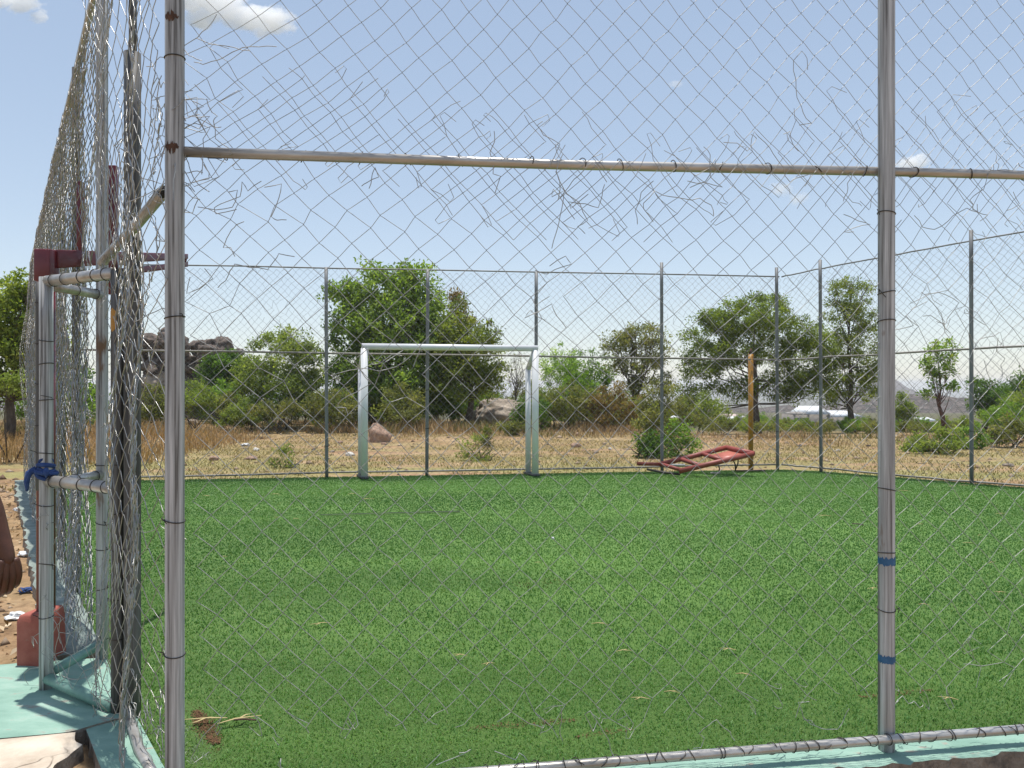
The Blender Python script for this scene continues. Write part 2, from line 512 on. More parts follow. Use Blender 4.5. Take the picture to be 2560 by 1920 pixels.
turf_grass()
def dirt():
    vv, ff, cc, n0 = [], [], [], 0
    oc = np.array([[1, 0, 0], [0, 1, 0], [-1, 0, 0], [0, -1, 0], [0, 0, .8]])
    fo_ = np.array([[0, 1, 4, 4], [1, 2, 4, 4], [2, 3, 4, 4], [3, 0, 4, 4]])
    for a_, b_, w_, n_ in ((G(490, 1780), G(542, 1862), .016, 1300), (G(1180, 1823), G(1440, 1802), .012, 210), (G(1440, 1846), G(1580, 1826), .012, 90), (G(2150, 1746), G(2330, 1727), .011, 130)):
        t_ = RNG.random(n_)
        d_ = (b_ - a_)[:2]
        q_ = a_[:2] + d_ * t_[:, None] + np.array([-d_[1], d_[0]]) / np.linalg.norm(d_) * (RNG.normal(0, 1, n_) * w_ * (.5 + np.sin(t_ * 3.14)))[:, None]
        s_ = RNG.uniform(.0018, .004, n_)
        v_ = oc[None] * s_[:, None, None] * RNG.uniform(.6, 1.5, (n_, 5, 3)) + np.column_stack([q_, RNG.uniform(.003, .009, n_)])[:, None, :]
        vv.append(v_.reshape(-1, 3))
        ff.append((fo_[None] + (np.arange(n_) * 5)[:, None, None]).reshape(-1, 4) + n0)
        n0 += n_ * 5
        c_ = np.array([.12, .065, .03]) * RNG.uniform(.4, 1.5, (n_, 1))
        cc.append(np.repeat(c_, 5, axis=0))
    tag(MB().add(np.vstack(vv), np.vstack(ff)).build('dirt_crumbs', M['straw'], tint=np.vstack(cc)), 'brown crumbs of dirt worked into the turf along the near fence', 'dirt', kind='stuff')


dirt()
sm = MB()
a, b = G(800, 1290), G(1150, 1281.5)
sm.add([(*a[:2], .014), (b[0], b[1], .014), (b[0], b[1] + .05, .014), (a[0], a[1] + .035, .014)], [[0, 1, 2, 3]])
tag(sm.build('turf_seam', M['black']), 'dark open seam in the turf in front of the goal', 'turf seam', kind='structure')

# ------------------------------------------------------------------ concrete
def ragged(pts, amp, step=.04, seed=0):
    rnd = random.Random(seed)
    out = []
    for i in range(len(pts) - 1):
        a, b = np.asarray(pts[i], float), np.asarray(pts[i + 1], float)
        n = max(1, int(np.linalg.norm(b - a) / step))
        nn = np.array([-(b - a)[1], (b - a)[0]]) / np.linalg.norm(b - a)
        for k in range(n):
            j = 0 if k == 0 and i == 0 else rnd.gauss(0, amp)
            out.append(a + (b - a) * k / n + nn * j)
    out.append(np.asarray(pts[-1], float))
    return out


def strip_sheet(name, inner, outer, z1, z0, mtop, mside, label, cat):
    """a slab lying between two edge lines: painted top, raw sides as a part of its own"""
    n = max(len(inner), len(outer), 60)

    def res(p):
        p = np.array(p)
        s = np.concatenate([[0], np.cumsum(np.linalg.norm(np.diff(p, axis=0), axis=1))])
        t = np.linspace(0, s[-1], n)
        return np.column_stack([np.interp(t, s, p[:, 0]), np.interp(t, s, p[:, 1])])
    a, b = res(inner), res(outer)
    rows = 5
    vv = []
    for k in range(rows):
        t = k / (rows - 1)
        q = a * (1 - t) + b * t
        vv.append(np.column_stack([q, z1 + .004 * fbm(q[:, 0], q[:, 1], 4, 3, 9)]))
    v = np.vstack(vv)
    i = (np.arange(rows - 1)[:, None] * n + np.arange(n - 1)[None]).ravel()
    top = MB().add(v, np.stack([i, i + 1, i + n + 1, i + n], -1))
    o = top.build(name, mtop)
    tag(o, label, cat, kind='structure')
    sd = MB()
    loop = np.vstack([vv[0], vv[-1][::-1]])
    m = len(loop)
    jag = np.array([random.gauss(0, .012) for _ in range(m)])
    low = loop.copy()
    low[:, 2] = z0
    mid = loop.copy()
    mid[:, 2] = (z0 + z1) / 2
    mid[:, 0] += jag
    mid[:, 1] += jag[::-1]
    vs = np.vstack([loop, mid, low])
    k = np.arange(m)
    kn = (k + 1) % m
    sd.add(vs, np.vstack([np.stack([k, m + k, m + kn, kn], -1), np.stack([m + k, 2 * m + k, 2 * m + kn, m + kn], -1)]))
    s = sd.build('kerb_side' if 'kerb' in name else 'slab_side', mside)
    s.parent = o
    return o


nrm = np.array([fdir[1], -fdir[0]])            # outwards from the near fence, to the viewer
e0, e1 = A2 - fdir * .02, A2 + fdir * 12
strip_sheet('kerb', ragged([e0 - nrm * .06, e1 - nrm * .06], .005, .06, 1), ragged([e0 + nrm * .11, e1 + nrm * .11], .014, .035, 2), .010, -.30,
            M['mint'], M['kerbside'], 'mint painted concrete kerb with a broken edge under the near fence', 'kerb')
sd = (D2 - A2) / np.linalg.norm(D2 - A2)
so = np.array([-sd[1], sd[0]])                  # outwards from the slanting side
strip_sheet('kerb', [A2 + sd * .02 - so * .03, D2 + sd * .0 - so * .03], [A2 + sd * .02 + so * .17, D2 + so * .17], .012, -.30, M['mint'], M['kerbside'],
            'short mint kerb between the slab and the netting', 'kerb')
ld = (LC - R2) / np.linalg.norm(LC - R2)
lo = np.array([-ld[1], ld[0]])
strip_sheet('kerb', ragged([R2 + ld * .1, LC], .004, .2, 5), ragged([R2 + ld * .1 + lo * .24, LC + lo * .22], .012, .10, 6), .04, -.2, M['dullmint'], M['kerbside'],
            'grey mint kerb running along the slanting side fence', 'kerb')
strip_sheet('concrete_pad', [(-3.9, 2.80), (-2.9, 3.03), (-1.87, 3.275), (-1.72, 3.43)], [(-3.9, 3.80), (-2.9, 4.01), (-2.35, 4.13), (-2.2, 4.16)], .02, -.25,
            M['mint'], M['kerbside'], 'mint painted concrete step in front of the pipe gate', 'step')
strip_sheet('concrete_slab', [(-3.95, 1.7), (-3.9, 2.797)], ragged([(-1.80, 2.05), (-1.76, 2.6), (-1.79, 2.95), (-1.775, 3.15), (-1.86, 3.272)], .010, .045, 9), .017, -.28,
            M['cream'], M['kerbside'], 'cracked cream concrete slab before the mint step', 'slab')

# ------------------------------------------------------------------ chain link
def line_map(a, b, off=(0, 0, 0)):
    a, b = np.asarray(a, float), np.asarray(b, float)
    d = (b - a) / np.linalg.norm(b - a)
    n = np.array([d[1], -d[0]])

    def f(u, z, w=0.0):
        return np.array([a[0] + d[0] * u + n[0] * w, a[1] + d[1] * u + n[1] * w, z])
    return f, np.array([n[0], n[1], 0.0]), float(np.linalg.norm(b - a))


def h01(*k):
    x = math.sin(k[0] * 127.1 + k[1] * 311.7 + (k[2] if len(k) > 2 else 0) * 74.7) * 43758.5453
    return x - math.floor(x)


def chainlink(mb, fmap, nrm3, u0, u1, z0, z1, cellu=None, cell=.119, r=.0012, sides=4, jit=.006, disp=None, damage=None, top=None, bot=None, seed=0, knuckle=True, curl=0.0, bulge=None):
    hc = cell / 2
    hu = (cellu or cell) / 2
    nc, nk = int(round((u1 - u0) / hu)), int(round((z1 - z0) / hc))
    rnd = random.Random(seed)

    def node(c, k):
        u, z = u0 + c * hu, z0 + k * hc
        a = damage(u, z) if damage else 0.0
        j = jit + .05 * a
        u2 = u + (h01(c, k, seed) - .5) * 2 * j
        z2 = z + (h01(c, k, seed + 5) - .5) * 2 * j
        if disp:
            du, dz = disp(u, z)
            u2, z2 = u2 + du, z2 + dz
        w = bulge(u, z) if bulge else 0.0
        return fmap(u2, z2, w + (h01(c, k, seed + 9) - .5) * (.006 + .06 * a)), a

    def flush(run, ends):
        if len(run) < 2:
            return
        P_ = np.array(run)
        if knuckle:
            out = []
            for i, p in enumerate(P_):
                if 0 < i < len(P_) - 1:
                    A_, B_ = P_[i - 1], P_[i + 1]
                    o = 2 * p - A_ - B_
                    o = o / (np.linalg.norm(o) + 1e-9)
                    bend = .09 + .05 * h01(i, seed, 3)
                    out += [p + (A_ - p) * bend + nrm3 * r, p + o * r * 1.5, p + (B_ - p) * bend - nrm3 * r]
                else:
                    out.append(p)
            if curl:
                for end in (0, -1):
                    if ends[0 if end == 0 else 1] and rnd.random() < .8:
                        p, q = out[end], out[1 if end == 0 else -2]
                        t = (p - q) / (np.linalg.norm(p - q) + 1e-9)
                        s = np.cross(t, nrm3) * rnd.choice((-1, 1))
                        L = curl * rnd.uniform(.4, 1.3)
                        ex = [p + t * L * .5 + s * L * .15, p + t * L + s * L * .3, p + t * L * .98 + s * L * .55, p + t * L * .3 + s * L * rnd.uniform(.3, .9)]
                        ex = ex[:rnd.choice((1, 2, 4, 4))]
                        ex = [e + nrm3 * rnd.gauss(0, .012) for e in ex]
                        out = list(reversed(ex)) + out if end == 0 else out + ex
            P_ = np.array(out)
        mb.tube(P_, r, sides, nrm3 + .013, caps=False)

    for i in range(nc):
        run = []
        cut0 = False
        zt = top(u0 + i * hu, i) if top else 1e9
        zb = bot(u0 + i * hu, i) if bot else -1e9
        for k in range(nk + 1):
            z = z0 + k * hc
            if z > zt or z < zb:
                if run:
                    flush(run, (cut0, True))
                    run = []
                cut0 = True
                continue
            p, a = node(i if (k + i) % 2 == 0 else i + 1, k)
            if a > .35 and rnd.random() < (a - .3) * .6:
                flush(run, (cut0, True))
                run = []
                cut0 = True
                continue
            run.append(p)
        flush(run, (cut0, False))


def strays(mb, fmap, nrm3, spots, r=.0015, seed=3):
    """bent loose ends of torn wire"""
    rnd = random.Random(seed)
    for (u, z, su, sz, n) in spots:
        for _ in range(n):
            p = np.array([rnd.gauss(u, su), rnd.gauss(z, sz)])
            ang = rnd.uniform(0, 6.28)
            w = rnd.gauss(0, .015)
            pts = [fmap(p[0], p[1], w)]
            for s in range(rnd.randint(3, 9)):
                ang += rnd.choice((rnd.gauss(0, .35), rnd.gauss(0, .25), rnd.gauss(1.6, .5), rnd.gauss(-1.6, .5)))
                L = rnd.uniform(.02, .075)
                for q in range(2):
                    p = p + np.array([math.cos(ang), math.sin(ang)]) * L / 2
                    ang += rnd.gauss(0, .12)
                    w += rnd.gauss(0, .006)
                    pts.append(fmap(p[0], p[1], w))
            mb.tube(pts, r, 4, nrm3 + .013, caps=False)


# ---- fence near the viewer
near_map, near_n, AB = line_map(A2, B2)


def uz(px, py):
    """(along, height) on the near fence for a picture position"""
    k = (px - 1280) / F
    # A + d*u : x = k*y
    u = (k * A2[1] - A2[0]) / (fdir[0] - k * fdir[1])
    y = A2[1] + fdir[1] * u
    return u, CAM_H - (py - 960) / F * y


HOLES = [(*uz(1000, 930), .10, .85), (*uz(560, 790), .10, .55), (*uz(1390, 760), .07, .5), (*uz(2330, 800), .14, .8), (*uz(2500, 760), .10, .6), (*uz(1220, 980), .05, .6),
         (*uz(480, 200), .12, .55), (*uz(480, 460), .13, .8), (*uz(700, 985), .06, .5), (*uz(500, 900), .07, .6), (*uz(1700, 460), .12, .45), (*uz(1300, 1850), .15, .5), (*uz(1650, 1800), .13, .45), (*uz(2480, 1650), .15, .55)]


def near_damage(u, z):
    a = 0.0
    for (hu, hz, hr, am) in HOLES:
        a = max(a, am * math.exp(-((u - hu) ** 2 + (z - hz) ** 2) / (hr * hr)))
    return a


def near_disp(u, z):
    s = .16 * (z - 2.35) * math.exp(-((u - .25) / .75) ** 2) if z > 2.1 else 0
    return (s + .022 * math.sin(1.7 * u + 2.1 * z) + .012 * math.sin(4.1 * z + u * 2 + 1) - .10 * math.exp(-max(0, u) / .5) * (z - 1.2) * .25,
            .020 * math.sin(2.3 * u + .8) + .014 * math.sin(1.3 * z + 3 * u))


def near_bulge(u, z):
    return .02 * math.sin(2.2 * u + 1.4 * z) - .02


nf = thing('wire_fence', (*A2, 0), 'tall chain-link fence closest to the viewer, torn along its middle rail', 'fence')


def post(parent, x, y, z0, z1, r, mat, label=None, ties=(), tie_r=.0022, lean=(0, 0), name='post', sides=20):
    n = 10
    zz = np.linspace(z0, z1, n)
    pts = np.column_stack([x + lean[0] * (zz - z0), y + lean[1] * (zz - z0), zz])
    o = MB().tube(pts, r, sides).build(name, mat, parent, smooth=False)
    for pl in o.data.polygons:
        pl.use_smooth = len(pl.vertices) == 4
    if label:
        o['label'] = label
    for tz in ties:
        t = MB().ring((x + lean[0] * (tz - z0), y + lean[1] * (tz - z0), tz), (random.gauss(0, .1), random.gauss(0, .1), 1), r + tie_r * .7, tie_r, wob=.003)
        if random.random() < .6:
            p0 = np.array((x + random.choice((-1, 1)) * (r + .003), y - r * .4, tz))
            t.tube([p0, p0 + (random.gauss(0, .012), -.012, .012), p0 + (random.gauss(0, .02), -.03, random.gauss(0, .02))], tie_r * .8, 5)
        t.build('tie_wire', M['tie'], o)
    return o


def zpx(py, d):
    return CAM_H - (py - 960) / F * d


pa = post(nf, *A2, -.28, 3.95, .0325, M['pipe'], ties=[zpx(y, 2.69) for y in (140, 793, 1303, 1640)], name='post')
pb = post(nf, *B2, -.20, 3.95, .0325, M['pipe'], label='post with two blue paint marks low down', ties=[zpx(y, 3.1) for y in (530, 730, 802, 1225, 1385, 1527)], name='post')
C2 = A2 + fdir * 5.5
post(nf, *C2, -.20, 3.95, .0325, M['pipe'])
for (z, hh) in ((zpx(1405, 3.1), .034), (zpx(1650, 3.1), .032)):
    th = np.linspace(-1.0, 2.4, 30) - math.pi / 2 - .7
    v, f = [], []
    for k, t in enumerate(th):
        for s in (-1, 1):
            v.append((B2[0] + .0335 * math.cos(t), B2[1] + .0335 * math.sin(t), z + s * hh / 2 * random.uniform(.55, 1.25)))
    f = [[2 * k, 2 * k + 2, 2 * k + 3, 2 * k + 1] for k in range(29)]
    MB().add(v, f).build('paint_mark', M['bluepaint'], pb)
for (zz, p_, par) in ((zpx(925, 2.69) + .0, A2, pa), (2.335, A2, pa), (2.91 - .06, A2, pa)):
    pass
for (pz, dz, rr) in ((zpx(365, 2.68), .05, .0338), (zpx(40, 2.68), .04, .0336)):
    th = np.linspace(-2.35, -.75, 22)
    v = [(A2[0] + rr * math.cos(t), A2[1] + rr * math.sin(t), pz + s * dz * random.uniform(.12, .62) * max(.1, 1 - abs(t + 1.55) ** 2 * 1.4) + random.gauss(0, .002)) for t in th for s in (-1, 1)]
    MB().add(v, [[2 * k, 2 * k + 2, 2 * k + 3, 2 * k + 1] for k in range(21)]).build('rust_patch', M['rust'], pa)
# middle rail and bottom rail
zl, zr = zpx(383, 2.74), zpx(424, 3.13)
ra = np.array([*(A2 + fdir * .032), zl])
rb = np.array([*(B2), zr])
rail_dir = (rb - ra)
off = np.array([-near_n[0] * .0, 0, 0])
n3 = near_n * -.028
o = MB().tube([ra + n3 * .3, ra + rail_dir * .5 + n3 + (0, 0, -.006), rb + n3, rb + rail_dir * .45 + n3, rb + rail_dir * 1.0 + n3], .0185, 14).build('middle_rail', M['rail'], nf, smooth=True)
for t in np.concatenate([np.linspace(.06, .97, 13), np.linspace(1.05, 1.45, 5)]):
    t = t + random.gauss(0, .012)
    MB().ring(ra + rail_dir * t + n3, rail_dir + np.array([0, 0, random.gauss(0, .5)]), .021, .0019, wob=.01).build('tie_wire', M['tie'], o)
sl = MB().tube([ra + n3 * .5 + rail_dir * .028, ra + n3 * .5 + rail_dir * .045], .0196, 14)
sl.build('sleeve', M['bluecloth'], o)
zb = .072
ra2, rb2 = np.array([*(A2 + fdir * .03), zb]), np.array([*B2, zb])
rd2 = rb2 - ra2
nb = near_n * .042
o = MB().tube([ra2 + nb, ra2 + rd2 * .5 + nb + (0, 0, -.004), rb2 + nb, rb2 + rd2 * .5 + nb, rb2 + rd2 * 1.0 + nb], .0185, 14).build('bottom_rail', M['rail'], nf, smooth=True)
for t in np.linspace(.36, 1.32, 50):
    t = t + random.gauss(0, .008)
    MB().ring(ra2 + rd2 * t + nb, rd2 + np.array([random.gauss(0, .6), random.gauss(0, .9), random.gauss(0, 1.1)]), .021, .0017, wob=.012).build('tie_wire', M['tie'], o)
mb = MB()
chainlink(mb, near_map, near_n, .035, 5.5, 2.06, 3.94, disp=near_disp, damage=near_damage, bulge=near_bulge,
          bot=lambda u, i: 2.17 + .10 * math.sin(u * 3.1) + .16 * (h01(i, 3, 1) - .5), seed=1, curl=.07)
strays(mb, near_map, near_n, [(.07, 2.3, .05, .18, 12), (.10, 2.55, .06, .2, 6), (.10, 2.1, .06, .1, 6), (1.0, 2.3, .5, .06, 4), (1.9, 2.36, .5, .06, 7), (1.7, 2.2, .5, .05, 4), (3.4, 2.36, .3, .06, 4), (2.3, 2.48, .15, .05, 3), (3.0, 2.22, .3, .05, 3), (4.0, 2.3, .4, .1, 4)], seed=5)
mb.build('wire_mesh', M['wire'], nf, smooth=True)
mb = MB()
chainlink(mb, near_map, near_n, .035, 5.5, .10, 2.64, disp=lambda u, z: (near_disp(u, z)[0] + .02, near_disp(u, z)[1] + .01), damage=near_damage, bulge=lambda u, z: near_bulge(u, z) + .006,
          top=lambda u, i: 2.50 + .08 * math.sin(u * 2.3 + 1) + .18 * (h01(i, 8, 2) - .5), bot=lambda u, i: .16 + .16 * max(0, h01(i, 4, 7) - .35), seed=2, curl=.075)
strays(mb, near_map, near_n, [(*uz(500, 760), .04, .05, 3), (*uz(1000, 900), .06, .06, 3), (*uz(1380, 730), .03, .08, 3), (*uz(2330, 780), .08, .08, 4), (*uz(2470, 830), .08, .08, 3), (.9, .13, .5, .03, 4), (2.2, .13, .5, .03, 5), (3.2, .15, .3, .04, 3)], seed=8)
mb.build('wire_mesh', M['wire'], nf, smooth=True)

# ---- slanting side fence with the gate gap
lf = thing('wire_fence', (*D2, 0), 'rusty slanting side fence of bunched chain-link seen almost edge on, beside the pipe gate', 'fence')
TOPL = lambda y: 3.86 - .06 * (y - 3.48)
post(lf, D2[0] + .030, D2[1], -.05, 3.0, .036, M['dark_pipe'], label='dark thick gate post wrapped in netting', ties=())
post(lf, D2[0] + .03, D2[1] + .004, 3.0, 3.9, .017, M['dark_pipe'], name='post_extension')
pd2 = post(lf, D2[0] - .036, D2[1] - .006, -.02, 2.02, .0265, M['dark_pipe'], ties=[zpx(y, 3.46) for y in (1160, 1285, 1375, 1500, 1600)])
th = np.linspace(-2.6, -1.2, 7)
v = [(D2[0] - .036 + .0272 * math.cos(t), D2[1] - .006 + .0272 * math.sin(t), zpx(800, 3.46) + s * .055 * (1 - .5 * abs(t + 1.9))) for t in th for s in (-1, 1)]
MB().add(v, [[2 * k, 2 * k + 2, 2 * k + 3, 2 * k + 1] for k in range(6)]).build('rust_patch', M['yellow'], pd2)
post(lf, *R2, -.05, TOPL(4.15), .030, M['pipe'], ties=[zpx(y, 4.12) for y in (1165, 1310, 1375, 1475)])
for y in (5.45, 6.55, 8.1, 9.9, 11.75):
    t = (y - R2[1]) / (LC[1] - R2[1])
    p = R2 + (LC - R2) * t
    post(lf, *p, -.15, TOPL(y), .027, M['dark_pipe'])
t0, t1 = np.array([*D2, 3.88]), np.array([*LC, TOPL(11.75)])
MB().tube([t0 + (t1 - t0) * t for t in np.linspace(0, 1, 9)], .021, 12).build('top_rail', M['rail'], lf, smooth=True)
jp = t0 + (t1 - t0) * .34
MB().tube([jp, jp + (t1 - t0) * .035], .026, 12).build('sleeve', M['rail'], lf, smooth=True)
left_map, left_n, LL = line_map(R2, LC)
def wob(u, z):
    k = min(1, max(0, (TOPL(4.15 + u * ld[1]) - z) / 1.3))
    return k * (.045 * math.sin(2.3 * u + 1.3 * z) + .03 * math.sin(5.1 * u - 2.2 * z) - .055) - .025


mb = MB()
chainlink(mb, left_map, left_n, .03, LL, .08, 3.60, r=.0024, sides=3, jit=.012, bulge=wob, seed=11, top=lambda u, i: TOPL(4.15 + u * ld[1]) - .03 - .1 * h01(i, 2, 1), disp=lambda u, z: (.02 * math.sin(3 * z + u), .02 * math.sin(2 * u)))
mb.build('wire_mesh', M['old_wire'], lf)
for q_ in range(1):
    mb = MB()
    chainlink(mb, left_map, left_n, .03, LL * (.8, .97)[q_], (.1, .5)[q_], 3.60, r=.0024, sides=3, jit=.022, cell=(.10, .118)[q_], bulge=lambda u, z: .9 * wob(u + 1.7, z) - .01, seed=17 + q_, top=lambda u, i: TOPL(4.15 + u * ld[1]) - .02)
    mb.build('wire_mesh', M['old_wire'], lf)
gd_map, gd_n, GL = line_map(D2, R2)
mb = MB()
chainlink(mb, gd_map, gd_n, -.02, GL, 1.95, 3.82, cellu=.10, r=.0016, jit=.016, bulge=lambda u, z: .03 * math.sin(4 * z + 3 * u) - .065, seed=13, bot=lambda u, i: 2.0 + .15 * h01(i, 1, 1), curl=.06)
strays(mb, gd_map, gd_n, [(.25, 2.0, .2, .1, 6), (.4, 1.3, .15, .3, 8)], seed=21)
mb.build('wire_mesh', M['old_wire'], lf)
ad_map, ad_n, AL = line_map(A2, D2)
mb = MB()


def ad_bulge(u, z):
    return .04 * math.sin(1.9 * z + 5 * u) + .025 * math.sin(6 * z) * math.sin(7 * u) - .085 * min(1, u / .35)


def ad_disp(u, z):
    return (.05 * math.sin(2.2 * z + 3 * u) + .03 * math.sin(5.2 * z), .03 * math.sin(6 * u + z))


chainlink(mb, ad_map, ad_n, .03, AL + .05, .05, 3.88, cellu=.085, r=.0016, jit=.016, bulge=ad_bulge, disp=ad_disp, seed=15, bot=lambda u, i: .08 + .15 * h01(i, 1, 4), curl=.06)
mb.build('wire_mesh', M['old_wire'], lf)
mb = MB()
chainlink(mb, ad_map, ad_n, AL * .20, AL * .62, .05, 2.5, r=.0019, cellu=.06, cell=.11, jit=.02, bulge=lambda u, z: -.7 * ad_bulge(u, z) - .13, disp=lambda u, z: (-.04 * math.sin(1.7 * z + 2 * u) + .05, 0), seed=16, curl=.06, top=lambda u, i: 2.1 + .35 * h01(i, 7, 4))
strays(mb, ad_map, ad_n, [(.35, 2.5, .12, .25, 14), (.3, .1, .2, .06, 10), (.75, .06, .12, .06, 10), (.45, 1.9, .12, .2, 6)], r=.0017, seed=22)
mb.build('wire_mesh', M['old_wire'], lf)
o = MB().tube([(*(D2 + np.array([.01, -.01])), .035), (*(D2 * .5 + A2 * .5 + np.array([-.03, 0])), .02), (*(A2 + np.array([-.02, .02])), -.005)], .021, 12).build('bottom_rail', M['rail'], lf, smooth=True)

# ---- pipe gate (outer corner of the entrance)
gt = thing('pipe_gate', (-2.27, 3.74, 0), 'narrow V-shaped gate of welded pipes on the mint step', 'gate')
C1 = np.array([-2.268, 3.74])
gp = post(gt, *C1, .0, 2.02, .031, M['pipe'], ties=[zpx(y, 3.71) for y in (850, 910, 1000, 1135, 1265, 1415, 1545)])
post(gt, C1[0] - .047, C1[1] + .03, .98, 2.0, .021, M['dark_pipe'], ties=[1.9, 1.7, 1.5, 1.3])
for (z, mt) in ((2.0, 'rail'), (1.03, 'rail'), (.07, 'mint_pipe')):
    a, b = np.array([*C1, z]), np.array([*(D2 + np.array([-.05, -.01])), z + (.0 if z > .5 else -.03)])
    o = MB().tube([a, a * .5 + b * .5, b], .027, 14).build('bar', M[mt], gt, smooth=True)
    if z > .5:
        for t in (.12, .3, .55, .75, .9):
            MB().ring(a + (b - a) * t, b - a, .029, .0018).build('tie_wire', M['tie'], o)
    a, b = np.array([C1[0] + .01, C1[1] + .03, z - (.02 if z > .5 else -.02)]), np.array([*R2, z - .02 + (.05 if z < .5 else 0)])
    o = MB().tube([a, a * .5 + b * .5, b], .025, 14).build('bar', M[mt if z < 1.5 else 'rail'], gt, smooth=True)
    if z > .5:
        for t in (.45, .85):
            MB().ring(a + (b - a) * t, b - a, .027, .0018).build('tie_wire', M['tie'], o)
MB().tube([P(255, 655, 3.75), P(330, 575, 3.35), P(405, 484, 3.0)], .0235, 14).build('brace', M['rail'], gt, smooth=True)
MB().tube([P(404, 485, 3.005), P(412, 476, 2.965)], .0195, 14).build('end_hole', M['black'], gt)
cg_map, cg_n, CL = line_map(C1, D2)
mb = MB()
for q_, sp_ in enumerate([(.2, 1.0, .15, .3, 7), (.3, .5, .15, .25, 9), (.1, .15, .08, .08, 5), (.5, .2, .1, .2, 5)]):
    for w_ in range(sp_[4]):
        mb = MB()
        strays(mb, cg_map, cg_n, [(*sp_[:4], 1)], r=.0016, seed=33 + q_ * 20 + w_)
        mb.build('loose_wire', M['old_wire'], gt)
mb = MB()
chainlink(mb, cg_map, cg_n, .05, CL * .75, .1, 1.0, r=.0014, jit=.03, seed=34, top=lambda u, i: .45 + .5 * h01(i, 3, 9), bulge=lambda u, z: .06 * math.sin(3 * z + 4 * u), curl=.06)
mb.build('wire_mesh', M['old_wire'], gt)
# blue rag knotted round the gate corner
rg = MB()
base = np.array([C1[0], C1[1], 1.07])
for k in range(5):
    rg.ring(base + (0, -.002, .005 + .016 * k - .02), (random.gauss(0, .25), random.gauss(0, .25), 1), .036 + random.gauss(0, .004), .011, 7, 20, .012)
rg.tube([base + (-.035, -.02, .02), base + (-.06, -.04, 0), base + (-.07, -.04, -.04), base + (-.065, -.045, -.085)], [.016, .017, .013, .006], 8)
rg.tube([base + (.02, -.035, .02), base + (.03, -.05, 0), base + (.028, -.045, -.02)], [.012, .012, .005], 8)
tag(rg.build('rag', M['bluecloth'], smooth=True, origin=base), 'blue rag knotted round the corner of the pipe gate', 'rag')

# ---- maroon stand outside the gate
st = thing('hoop_stand', (-2.50, 4.12, 0), 'maroon steel hoop stand on a red concrete block behind the pipe gate', 'hoop stand')
hp = np.array([-2.50, 4.12])
hb = MB()
pts = [(-.115, -.09), (.045, -.10), (.05, .09), (-.10, .10)]
nn = len(pts)
v = []
for (z, s) in ((-.08, 1.0), (.24, .96), (.29, .90)):
    for (x, y) in pts:
        v.append((hp[0] + .01 + x * s + random.gauss(0, .004), hp[1] + y * s + random.gauss(0, .004), z + random.gauss(0, .006)))
f = []
for k in range(2):
    for i in range(4):
        j = (i + 1) % 4
        f.append([4 * k + i, 4 * k + j, 4 * k + 4 + j, 4 * k + 4 + i])
f.append([8, 9, 10, 11])
hb.add(v, f).build('footing', M['redconc'], st, bevel=.012)
MB().tube([(*hp, .2), (*hp, 2.12)], .045, 18).build('pole', M['maroon'], st, smooth=True)
MB().box((hp[0] + .015, hp[1] - .02, 2.13), (.085, .09, .17)).build('head_block', M['maroon'], st, bevel=.006)
tip = P(466, 651, 5.45)
a1, a2 = np.array([hp[0] + .04, hp[1] + .0, 2.17]), np.array([hp[0] + .04, hp[1], 2.06])


def taper_beam(a, b, h0, h1, w0, w1):
    a, b = np.asarray(a, float), np.asarray(b, float)
    t = (b - a) / np.linalg.norm(b - a)
    s = np.cross(t, (0, 0, 1))
    s /= np.linalg.norm(s)
    v = [p + s * sx * w / 2 + np.array([0, 0, sz * h / 2]) for p, h, w in ((a, h0, w0), (b, h1, w1)) for sx, sz in ((-1, -1), (1, -1), (1, 1), (-1, 1))]
    return MB().add(v, [[0, 1, 2, 3], [7, 6, 5, 4], [0, 4, 5, 1], [1, 5, 6, 2], [2, 6, 7, 3], [3, 7, 4, 0]])


taper_beam(a1, tip + (0, 0, .028), .10, .035, .06, .03).build('arm', M['maroon'], st, bevel=.004)
taper_beam(a2, tip + (0, 0, -.028), .05, .035, .05, .03).build('arm', M['maroon'], st, bevel=.004)
MB().tube([tip + (-.01, -.02, -.022), tip + (-.005, .0, .024)], .014, 12).build('end_bracket', M['maroon'], st)
for (px, ya, yb, d) in ((284, 415, 737, 4.75), (202, 455, 640, 4.55)):
    q = P(px, yb, d)
    MB().beam(q, (q[0], q[1], P(px, ya, d)[2]), .045 if px > 250 else .03, .045, (0, 1, 0)).build('board_frame', M['maroon'], st, bevel=.004)

